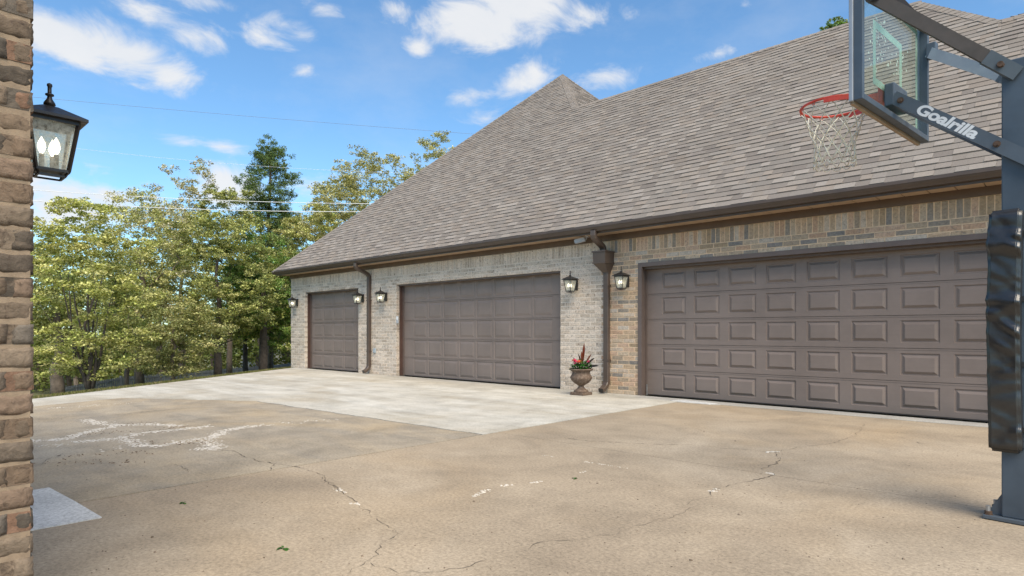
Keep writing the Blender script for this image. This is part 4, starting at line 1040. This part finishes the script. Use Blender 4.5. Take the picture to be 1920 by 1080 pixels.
    for k in range(12):
        a = 2 * math.pi * (k + .5) / 12; c = Vector((rc + .236 * math.cos(a), .236 * math.sin(a), rz - .012)); tg = Vector((-math.sin(a), math.cos(a), 0))
        MB().tube([c - tg * .012 + Vector((0, 0, .004)), c - tg * .008 - Vector((0, 0, .012)), c + tg * .008 - Vector((0, 0, .012)), c + tg * .012 + Vector((0, 0, .004))], .003, 5).build('net_hook', M['orange'], rim)
    nb = MB(); n = 12; Ln = .405
    def rad(s): return .232 - .100 * min(1, s / .28) ** .75 + (.012 * max(0, (s - .28) / .12))
    rr = random.Random(8); jit = {}
    for k in range(n):
        for s in (-1, 1):
            pts = []
            for i in range(13):
                u_ = i / 12; z = Ln * u_; rows = 6 * u_; a = 2 * math.pi * (k + .5) / n + s * (math.pi / n) * rows * .98
                rr_ = rad(z) + .003 * math.sin(7 * u_ + k)
                pts.append((rc + rr_ * math.cos(a), rr_ * math.sin(a), rz - .022 - z + .006 * math.sin(k * 2.3 + i)))
            nb.tube(pts, .0042, 5)
    for k in range(n):       # loops at the hem
        a0 = 2 * math.pi * (k + .5) / n; pts = []
        for i in range(9):
            q = i / 8 * math.pi; a = a0 + (math.pi / n) * .8 * math.cos(q); pts.append((rc + .144 * math.cos(a), .144 * math.sin(a), rz - .022 - Ln - .030 * math.sin(q)))
        nb.tube(pts, .0042, 5)
    nb.build('net', M['net'], t, smooth=True)
    # pad with creased vinyl, wraps the front and sides of the pole
    px0, px1, py0, py1, pz0, pz1 = -.01, .155, -.165, .165, .44, 1.93
    bm = bmesh.new(); bmesh.ops.create_cube(bm, size=1)
    for v in bm.verts: v.co = Vector(((px0 + px1) / 2 + v.co.x * (px1 - px0), v.co.y * (py1 - py0), (pz0 + pz1) / 2 + v.co.z * (pz1 - pz0)))
    bmesh.ops.bevel(bm, geom=bm.edges[:], offset=.018, segments=3, affect='EDGES')
    for zc in np.linspace(pz0 + .05, pz1 - .05, 70):
        geom = bm.verts[:] + bm.edges[:] + bm.faces[:]; bmesh.ops.bisect_plane(bm, geom=geom, plane_co=(0, 0, zc), plane_no=(0, 0, 1))
    for xc in np.linspace(px0 + .02, px1 - .02, 9):
        geom = bm.verts[:] + bm.edges[:] + bm.faces[:]; bmesh.ops.bisect_plane(bm, geom=geom, plane_co=(xc, 0, 0), plane_no=(1, 0, 0))
    for yc in np.linspace(py0 + .03, py1 - .03, 8):
        geom = bm.verts[:] + bm.edges[:] + bm.faces[:]; bmesh.ops.bisect_plane(bm, geom=geom, plane_co=(0, yc, 0), plane_no=(0, 1, 0))
    rr = random.Random(2)
    folds = [(rr.uniform(pz0 + .08, pz1 - .12), rr.uniform(-.3, 1.1), rr.uniform(.014, .04), rr.uniform(.008, .020)) for _ in range(24)]
    straps = [1.78, 1.38, .98, .58]
    folds += [(z_ + rr.uniform(-.02, .02), s_, rr.uniform(.018, .03), .009) for z_ in straps for s_ in (-.55, .1, .6)]
    for v in bm.verts:
        x, y, z = v.co; dsp = 0
        u_ = (x - px0) / (px1 - px0)
        for (fz, sl, fw, am) in folds:
            q = (z - fz - sl * (x - px0)) / fw; dsp += am * math.exp(-q * q) * (1 - .6 * u_)
        edge = min(1, (z - pz0) / .05, (pz1 - z) / .05)
        if edge > 0:
            if abs(y) > .14: v.co.y += math.copysign((dsp - .008) * edge, y)
            if x > px1 - .02: v.co.x += (dsp * .6 - .004) * edge
        v.co.x += .010 * math.sin((z - pz0) * 2.2) 
    me = bpy.data.meshes.new('pole_pad'); bm.to_mesh(me); bm.free(); me.polygons.foreach_set('use_smooth', [True] * len(me.polygons))
    pad = obj('pole_pad', me, M['pad'], t)
    for z_ in straps:
        s = MB().box(-.115, .0, .1005, .108, z_ - .016, z_ + .016).box(-.115, .0, -.108, -.1005, z_ - .016, z_ + .016).box(-.115, -.1005, -.1005, .1005, z_ - .016, z_ + .016).build('strap', M['dark_plastic'], pad)
        MB().box(-.055, -.03, .1085, .114, z_ - .022, z_ + .022).build('buckle', M['steel'], s)
    MB().bbox(-.075, -.03, .1005, .106, 1.245, 1.305, .002).build('height_sticker', M['arm'], p)
hoop()

# ------------------------------------------------------------------ leaves on the concrete
def sprig(px, py, size, n, label, seed):
    p = G(px, py); rng = random.Random(seed); t = thing('fallen_sprig', (p[0], p[1], .001), label, 'leaf')
    st = MB().tube([(-size * .5, 0, .004), (0, .01 * size, .008), (size * .5, size * .15, .005)], .0022, 5).build('stem', M['bark'], t)
    for k in range(n):
        b = MB(); a = rng.uniform(0, 6.28); gq = rng.uniform(.7, 1.3)
        leaf_quads(b, (rng.uniform(-.3, .4) * size, rng.uniform(-.1, .1) * size, .006), (math.cos(a), math.sin(a), rng.uniform(.05, .7)), size * rng.uniform(.5, .8), size * rng.uniform(.25, .4), (.055 * gq, .135 * gq, .03 * gq), 3, .45)
        b.build('leaf', M['leaf'], t)
sprig(530, 1030, .055, 6, 'green leafy sprig lying on the tan concrete nearest the camera', 1)
sprig(1077, 898, .05, 4, 'small green leaf fallen mid-driveway on the tan slab', 2)
sprig(343, 944, .05, 4, 'dark green sprig fallen near the pale square patch', 3)

# ------------------------------------------------------------------ fence beyond the driveway
def fence():
    top = [(108, 728, 29.2), (227, 707, 33), (319, 700, 36), (445, 690, 42), (541, 682, 48), (585, 679, 50.5)]
    P = [at(*q) for q in top]
    t = thing('picket_fence', (P[2][0], P[2][1], ground_z(P[2][0], P[2][1])), 'dark grey picket fence running below the trees', 'fence', world=True)
    me = MB().box(-.055, .055, -.01, .01, 0, 1).mesh('picket'); me.materials.append(M['fence'])
    pm = MB().box(-.05, .05, -.05, .05, 0, 1).mesh('post'); pm.materials.append(M['fence'])
    for a, b_ in zip(P[:-1], P[1:]):
        L_ = np.linalg.norm((b_ - a)[:2]); n = int(L_ / .145); ang = math.atan2(b_[1] - a[1], b_[0] - a[0])
        for i in range(n):
            q = a + (b_ - a) * (i + .5) / n; z0 = min(ground_z(q[0], q[1]) + .02, q[2] - .5)
            o = obj('picket', me, None, t); o.location = (q[0], q[1], z0); o.scale = (1, 1, q[2] - z0); o.rotation_euler = (0, 0, ang)
        m = max(1, round(L_ / 2.4))
        for i in range(m):
            q = a + (b_ - a) * i / m; z0 = min(ground_z(q[0], q[1]) - .2, q[2] - .7)
            o = obj('post', pm, None, t); o.location = (q[0], q[1], z0); o.scale = (1, 1, q[2] + .06 - z0); o.rotation_euler = (0, 0, ang)
        for dz in (.12, .55):
            MB().bar((a[0], a[1], a[2] - dz), (b_[0], b_[1], b_[2] - dz), .04, .08).build('rail', M['fence'], t)
fence()

# ------------------------------------------------------------------ trees
def fast_quads(name, V, cols, mat, parent, kind=None):
    """V: (n,4,3) quads, cols: (n,3)"""
    n = len(V); me = bpy.data.meshes.new(name); me.vertices.add(4 * n); me.vertices.foreach_set('co', V.reshape(-1).astype(np.float32))
    me.loops.add(4 * n); me.loops.foreach_set('vertex_index', np.arange(4 * n, dtype=np.int32))
    me.polygons.add(n); me.polygons.foreach_set('loop_start', np.arange(0, 4 * n, 4, dtype=np.int32)); me.polygons.foreach_set('loop_total', np.full(n, 4, np.int32))
    me.update(calc_edges=True)
    a = me.attributes.new('tint', 'FLOAT_COLOR', 'FACE'); a.data.foreach_set('color', np.hstack([cols, np.ones((n, 1))]).reshape(-1).astype(np.float32))
    return obj(name, me, mat, parent, kind)
def leaf_cloud(rs, centers, radii, counts, size, flat, pal, up=.7, aspect=.62, shell=.55):
    P = []; T = []; pal = np.array(pal)
    for c, r, n in zip(centers, radii, counts):
        d = rs.normal(size=(n, 3)); d /= np.linalg.norm(d, axis=1)[:, None]; q = rs.random((n, 1)) ** shell
        P.append(c + d * q * r * np.array([1, 1, flat])); base = pal[rs.integers(len(pal))] * rs.uniform(.85, 1.15)
        mixp = pal[rs.integers(len(pal), size=n)]; T.append((base * .6 + mixp * .4) * rs.uniform(.45, 1.35, (n, 1)))
    P = np.vstack(P); T = np.vstack(T); n = len(P)
    nrm = rs.normal(size=(n, 3)); nrm[:, 2] = np.abs(nrm[:, 2]) + up; nrm /= np.linalg.norm(nrm, axis=1)[:, None]
    a = np.cross(nrm, rs.normal(size=(n, 3))); a /= np.linalg.norm(a, axis=1)[:, None]; b = np.cross(nrm, a)
    s = size * .78 * rs.uniform(.6, 1.3, (n, 1)); a = a * s * .5; b = b * s * .5 * aspect
    V = np.stack([P - a, P - b + a * .1, P + a, P + b + a * .1], axis=1)
    return V, T
def skeleton(rs, trunk, centers, bark, parent, r_base, twig=.010):
    nodes = [np.array(p) for p in trunk]; par = [-1] + list(range(len(trunk) - 1)); nt = len(trunk)
    mid = nodes[min(len(nodes) - 1, 2)]
    for c in sorted(centers, key=lambda c: np.linalg.norm(c - mid)):
        A = np.array(nodes); d = np.linalg.norm(A - c, axis=1) + np.maximum(0, A[:, 2] - c[2] + .2) * 1.6
        d[0] += 50; i = int(np.argmin(d)); p = nodes[i]; L_ = np.linalg.norm(c - p); n = max(2, int(L_ / .55)); prev = i
        for k in range(1, n + 1):
            t = k / n; q = p + (c - p) * t; q[2] -= .10 * L_ * math.sin(math.pi * t) * .5
            q = q + rs.normal(size=3) * .07 * (k < n); nodes.append(q); par.append(prev); prev = len(nodes) - 1
    N = len(nodes); cnt = np.zeros(N); kids = [0] * N
    for i in range(N):
        if par[i] >= 0: kids[par[i]] += 1
    for i in range(N - 1, -1, -1):
        if kids[i] == 0: cnt[i] = max(cnt[i], 1)
    order = list(range(N - 1, -1, -1))
    for i in order:
        if par[i] >= 0: cnt[par[i]] += max(cnt[i], 1)
    rad = twig * np.maximum(cnt, 1) ** .5
    tz = np.array([nodes[i][2] for i in range(nt)])
    for i in range(nt): rad[i] = r_base * (1 - .72 * (i / max(1, nt - 1)))
    for i in range(nt, N): rad[i] = min(rad[i], rad[par[i]] * .85)
    b = MB()
    b.tube([Vector(p) for p in nodes[:nt]], [float(x) for x in rad[:nt]], 9)
    for i in range(nt, N):
        b.tube([Vector(nodes[par[i]]), Vector(nodes[i])], [float(min(rad[par[i]], rad[i] * 1.35)), float(rad[i])], 4, cap=False)
    # fine twigs around each cluster
    return b.build('trunk', M[bark], parent, smooth=True)
def tree(name, label, cat, px, dist, top_y, half_w_px, pal, seed, n_cl=60, leaves=11000, bark='bark', r=.16, clear=.28, size=.13, flat=.55, lean=0, cl_r=(.55, 1.0), shape='round', stems=1, group='trees beyond the driveway', twig=.010, cz_lo=None, up=.7):
    rs = np.random.default_rng(seed); b0 = at(px, 700, dist); bx, by = b0[0], b0[1]; bz = ground_z(bx, by) - .15
    topz = CAM_H + (HORIZON - top_y) / F_PX * dist; Hh = topz - bz; hw = half_w_px / F_PX * dist
    t = thing(name, (bx, by, bz), label, cat, group, world=False)
    lo = clear * Hh if cz_lo is None else cz_lo
    trunk = [np.array([0, 0, 0])]
    nseg = 7; th = Hh * (.93 if shape == 'pine' else .72)
    for i in range(1, nseg + 1):
        f = i / nseg; trunk.append(np.array([lean * f * f + rs.normal() * .10 * f, rs.normal() * .10 * f, th * f]))
    cs = []; tries = 0
    while len(cs) < n_cl and tries < 8000:
        tries += 1
        z = rs.uniform(lo, Hh * .985); f = (z - lo) / (Hh - lo)
        if shape == 'round': w = hw * math.sqrt(max(.02, 1 - (2 * f - .85) ** 2 / 1.35)) 
        elif shape == 'spread': w = hw * (math.sin(math.pi * (f * .9 + .06)) ** .6)
        elif shape == 'pine': w = hw * math.sqrt(max(.03, 1 - (1.55 * f - .55) ** 2)) * (.78 + .22 * math.sin(f * 15 + seed))
        elif shape == 'vase': w = hw * (.35 + .65 * f ** .7) * (1 - max(0, f - .8) * 2.2)
        a = rs.uniform(0, 2 * math.pi); q = math.sqrt(rs.uniform(.06, 1)) ; c = np.array([lean * f + w * q * math.cos(a), w * q * math.sin(a), z + rs.normal() * .1])
        if all(np.linalg.norm((c - o) * np.array([1, 1, 1.4])) > (.55 if shape != 'pine' else .5) * cl_r[1] for o in cs): cs.append(c)
    cs = cs or [np.array([0, 0, Hh * .8])]
    if stems > 1:
        sk_tr = trunk[:3]
        skeleton(rs, [np.array([0, 0, 0]), np.array([0, 0, .25]), np.array([.02, 0, .5])] + [np.array([rs.normal() * .1, rs.normal() * .1, .5 + Hh * .14 * k]) for k in range(1, 4)], cs, bark, t, r, twig)
        for k in range(stems - 1):
            a = rs.uniform(0, 6.28); e = np.array([math.cos(a), math.sin(a), 0]) * hw * .38
            pts = [np.array([0, 0, .05]) + e * .04] + [e * (f ** .8) + np.array([rs.normal() * .08, rs.normal() * .08, Hh * .62 * f]) for f in (.15, .32, .5, .75, 1.0)]
            MB().tube([Vector(p) for p in pts], [r * .62, r * .52, r * .42, r * .32, r * .2, r * .08], 7).build('stem', M[bark], t, smooth=True)
    else:
        skeleton(rs, trunk, cs, bark, t, r, twig)
    rad = rs.uniform(cl_r[0], cl_r[1], len(cs)); cnt = np.maximum(20, (leaves * 2.5 * rad ** 2 / np.sum(rad ** 2))).astype(int)
    # split every cluster into small sprays so that the sky shows through
    C2, R2, N2 = [], [], []
    for c, rr_, n in zip(cs, rad, cnt):
        m = 9
        for k in range(m):
            d = rs.normal(size=3); d /= np.linalg.norm(d); C2.append(c + d * rr_ * rs.uniform(.25, .95) * np.array([1, 1, flat])); R2.append(rr_ * rs.uniform(.26, .46)); N2.append(max(4, n // m))
    V, T = leaf_cloud(rs, C2, R2, N2, size, flat, pal, aspect=.62 if shape != 'pine' else .22, up=up)
    fast_quads('crown', V, T, M['leaf'], t)
    return t
YG = [(0.483, 0.498, 0.168), (0.574, 0.563, 0.216), (0.394, 0.442, 0.139), (0.642, 0.608, 0.287)]     # yellow-green spring leaves
LG_OLD = [(0.278, 0.408, 0.096), (0.354, 0.461, 0.108), (0.225, 0.343, 0.086), (0.429, 0.515, 0.139)]          # fresh green
LG = [(0.275, 0.310, 0.111), (0.326, 0.340, 0.130), (0.214, 0.255, 0.098), (0.388, 0.370, 0.169)]
DG = [(0.214, 0.380, 0.091), (0.173, 0.320, 0.078), (0.275, 0.420, 0.117)]                            # strong green
PALE = [(0.597, 0.527, 0.367), (0.517, 0.488, 0.280), (0.694, 0.624, 0.507), (0.438, 0.429, 0.216)]            # pale blossom
PINE = [(0.121, 0.189, 0.066), (0.166, 0.231, 0.085), (0.099, 0.151, 0.057), (0.211, 0.255, 0.099)]
OAK = [(0.530, 0.489, 0.230), (0.456, 0.447, 0.185), (0.605, 0.551, 0.298), (0.393, 0.385, 0.163)]
tree('multi_stem_tree', 'low yellow-green multi-stemmed tree nearest the near brick corner', 'tree', 168, 20, 372, 112, YG, 1, n_cl=90, leaves=15000, bark='bark_dark', r=.10, clear=.12, size=.115, flat=.42, cl_r=(.45, .8), shape='spread', stems=8, twig=.010)
tree('broadleaf_tree', 'leafy tree with thick shaded trunk half hidden at far left', 'tree', 108, 25, 470, 90, YG + LG, 2, n_cl=45, leaves=8000, r=.27, clear=.45, size=.14, shape='round')
tree('broadleaf_tree', 'pale budding tree with thick grey trunk right of the multi-stemmed tree', 'tree', 262, 28.5, 362, 84, PALE + YG, 3, n_cl=70, leaves=9000, r=.22, clear=.36, size=.125, flat=.6, shape='round')
tree('broadleaf_tree', 'slender grey-trunked tree between the multi-stemmed tree and the thick grey trunk', 'tree', 237, 30, 520, 55, YG + LG, 4, n_cl=30, leaves=5000, r=.13, clear=.42, size=.14)
tree('blossom_tree', 'tall sparse pale tree standing above the rest left of the pine', 'tree', 340, 44, 296, 62, PALE, 5, n_cl=44, leaves=4200, r=.20, clear=.50, size=.19, flat=.8, cl_r=(.5, 1.0), shape='vase', twig=.016)
tree('broadleaf_tree', 'spreading green tree with forked dark trunk in the middle', 'tree', 408, 31, 400, 118, LG + YG, 6, n_cl=100, leaves=17000, bark='bark_dark', r=.21, clear=.24, size=.14, flat=.5, shape='spread')
tree('broadleaf_tree', 'low pale-green leafy tree in front of the forked trunk', 'tree', 325, 27, 545, 78, OAK + LG, 7, n_cl=46, leaves=9500, r=.10, clear=.14, size=.125, flat=.45, shape='spread')
tree('broadleaf_tree', 'slim dark-trunked tree just left of the paired trunks', 'tree', 461, 35, 500, 58, DG + LG, 8, n_cl=34, leaves=6500, bark='bark_dark', r=.16, clear=.36, size=.15)
tree('broadleaf_tree', 'bright green tree with stout dark trunk close to the garage corner', 'tree', 494, 33, 440, 82, LG + DG, 9, n_cl=64, leaves=11500, bark='bark_dark', r=.26, clear=.34, size=.14, flat=.5)
tree('broadleaf_tree', 'green tree with thinner trunk beside the stout one at garage corner', 'tree', 508, 36, 470, 62, YG + DG, 10, n_cl=44, leaves=8500, r=.16, clear=.24, size=.15)
tree('pine_tree', 'tall dark green pine rising above the other trees', 'pine', 506, 43, 262, 64, PINE, 11, n_cl=110, leaves=12500, bark='bark_dark', r=.24, clear=.50, size=.27, flat=.65, cl_r=(.55, 1.0), shape='pine', twig=.020, up=.2)
tree('broadleaf_tree', 'dense yellow-green tree just left of the pine', 'tree', 430, 40, 345, 62, LG + YG, 12, n_cl=60, leaves=9500, r=.2, clear=.40, size=.17)
tree('oak_tree', 'broad yellow-green oak behind the roof slope', 'tree', 700, 46, 286, 120, OAK, 13, n_cl=170, leaves=21000, r=.32, clear=.22, size=.18, flat=.6, shape='round', twig=.016, cl_r=(.6, 1.2))
tree('oak_tree', 'yellow-green oak peeking over the upper left roof hip', 'tree', 835, 52, 258, 80, OAK, 14, n_cl=60, leaves=6000, r=.3, clear=.5, size=.20, flat=.6, cl_r=(.6, 1.2))
tree('broadleaf_tree', 'yellow-green tree between the pine and the oak above the eave corner', 'tree', 592, 40, 385, 74, OAK + YG, 15, n_cl=80, leaves=14500, r=.2, clear=.25, size=.16)
tree('broadleaf_tree', 'dense green tree behind the garage corner under the eave', 'tree', 556, 34, 500, 60, DG + YG, 16, n_cl=46, leaves=8500, r=.15, clear=.16, size=.14)
tree('broadleaf_tree', 'yellow-green tree behind the pale budding tree', 'tree', 300, 38, 395, 85, YG + OAK, 17, n_cl=70, leaves=10500, r=.2, clear=.3, size=.17)
tree('broadleaf_tree', 'green treetop showing above the ridge beside the backboard', 'tree', 1566, 58, 36, 46, DG + LG, 18, n_cl=44, leaves=5000, r=.35, clear=.75, size=.25, group=None)

tree('broadleaf_tree', 'yellow-green tree filling the gap between pine and eave corner', 'tree', 562, 46, 398, 74, OAK + LG, 19, n_cl=80, leaves=12000, r=.2, clear=.18, size=.18)
tree('oak_tree', 'pale yellow-green oak low behind the left roof hip', 'tree', 640, 52, 335, 78, OAK, 20, n_cl=80, leaves=9000, r=.25, clear=.2, size=.20, cl_r=(.6, 1.2))

def far_wood():
    rs = np.random.default_rng(77); cs = []; rad = []; n = []
    for k in range(1000):
        px = rs.uniform(-60, 640); d = rs.uniform(50, 76); p = at(px, 600, d); z = ground_z(p[0], p[1]) + rs.uniform(.1, 13.0) * rs.uniform(.3, 1)
        cs.append(np.array([p[0], p[1], z])); rad.append(rs.uniform(1.0, 1.9)); n.append(75)
    V, T = leaf_cloud(rs, cs, rad, n, .42, .6, [(.22, .27, .075), (.29, .30, .10), (.18, .23, .065), (.27, .24, .12)])
    o = fast_quads('far_wood', V, T, M['leaf'], None, 'stuff'); tag(o, 'hazy green wood far behind the fence', 'wood')
    b = MB()
    for k in range(46):
        px = rs.uniform(-40, 620); d = rs.uniform(50, 70); p = at(px, 600, d); z0 = ground_z(p[0], p[1]) - .2; h = rs.uniform(5, 9)
        b.tube([(p[0], p[1], z0), (p[0] + rs.normal() * .2, p[1] + rs.normal() * .2, z0 + h * .5), (p[0] + rs.normal() * .4, p[1] + rs.normal() * .4, z0 + h)], [rs.uniform(.12, .24), .12, .05], 6)
    b.build('trunks', M['bark'], o, kind='stuff')
far_wood()
def verge():
    rs = np.random.default_rng(5); n = 15000; t = rs.uniform(-3, 14, n); s = rs.random(n) ** 1.4 * 2.0 + .02
    P = E0 + ED * t[:, None] + EN * s[:, None]
    z = np.array([ground_z(x, y) for x, y in P]); P = np.column_stack([P, z])
    a = rs.uniform(0, 6.28, n); h = rs.uniform(.02, .05, n)[:, None]; w = np.column_stack([np.cos(a), np.sin(a), np.zeros(n)]) * rs.uniform(.004, .010, n)[:, None]
    ln = np.column_stack([rs.normal(size=n) * .35, rs.normal(size=n) * .35, np.ones(n)]) * h
    V = np.stack([P - w, P + w, P + ln + w * .3, P + ln - w * .3], axis=1)
    pal = np.array([(.15, .16, .05), (.19, .17, .075), (.11, .13, .035), (.24, .20, .11)]); T = pal[rs.integers(4, size=n)] * rs.uniform(.7, 1.2, (n, 1))
    tag(fast_quads('verge_grass', V, T, M['leaf'], None, 'stuff'), 'short dry grass along the edge of the driveway', 'grass')
verge()

# ------------------------------------------------------------------ overhead wires and a far house
def wire(pts, r, mat, label, dist):
    P = [Vector(at(x, y, d)) for x, y, d in pts]; p, q = P[0], P[-1]; d = (q - p); a, b = p - d * 1.2, q + d * .9; path = []
    for i in range(41):
        t = i / 40; c = a + (b - a) * t; c.z -= .5 * (1 - (2 * t - 1) ** 2); path.append(c)
    off = (path[18].z - (a + (b - a) * .45).z)
    for c in path: c.z += .48
    tag(MB().tube(path, r, 5).build('overhead_wire', M[mat], None, smooth=True), label, 'wire', 'overhead wires')
wire([(280, 370, 27), (695, 385, 27)], .0125, 'wire', 'upper of the two pale wires crossing just above the lower trees', 27)
wire([(280, 389, 27), (675, 400, 27)], .0135, 'wire', 'lowest pale wire crossing in front of the trees', 27)
wire([(440, 308, 28), (778, 328, 28)], .0045, 'wire', 'pale wire crossing the pine top and the oak', 28)
wire([(70, 183, 30), (840, 250, 34)], .007, 'wire_dark', 'thin dark wire high across the open sky', 30)
def far_house():
    p = at(528, 660, 62); gz = ground_z(p[0], p[1]); t = thing('white_house', (p[0], p[1], gz), 'small white house glimpsed between trunks left of the garage corner', 'house')
    t.rotation_euler = (0, 0, R(43)); h = 3.4
    MB().box(-3.2, 2.2, -2, 2, -.2, h).build('wall', M['siding'], t)
    MB().add([(-3.5, -2.3, h + .001), (2.5, -2.3, h + .001), (2.5, 2.3, h + .001), (-3.5, 2.3, h + .001), (-3.5, 0, h + 1.7), (2.5, 0, h + 1.7)], [(0, 1, 5, 4), (2, 3, 4, 5), (3, 0, 4), (1, 2, 5), (3, 2, 1, 0)]).build('roof', M['underlay'], t)
    for x in (-2.0, -.4, 1.2):
        w = MB().box(x - .45, x + .45, -2.03, -1.99, 1.0, 2.3).build('window', M['dark_plastic'], t)
        MB().box(x - .52, x - .451, -2.06, -1.985, .93, 2.37).box(x + .451, x + .52, -2.06, -1.985, .93, 2.37).box(x - .45, x + .45, -2.06, -1.985, .93, .999).box(x - .45, x + .45, -2.06, -1.985, 2.301, 2.37).box(x - .02, x + .02, -2.055, -2.031, 1.001, 2.299).build('frame', M['siding'], w)
far_house()
for o in bpy.data.objects:
    if '_inv' in o: del o['_inv']
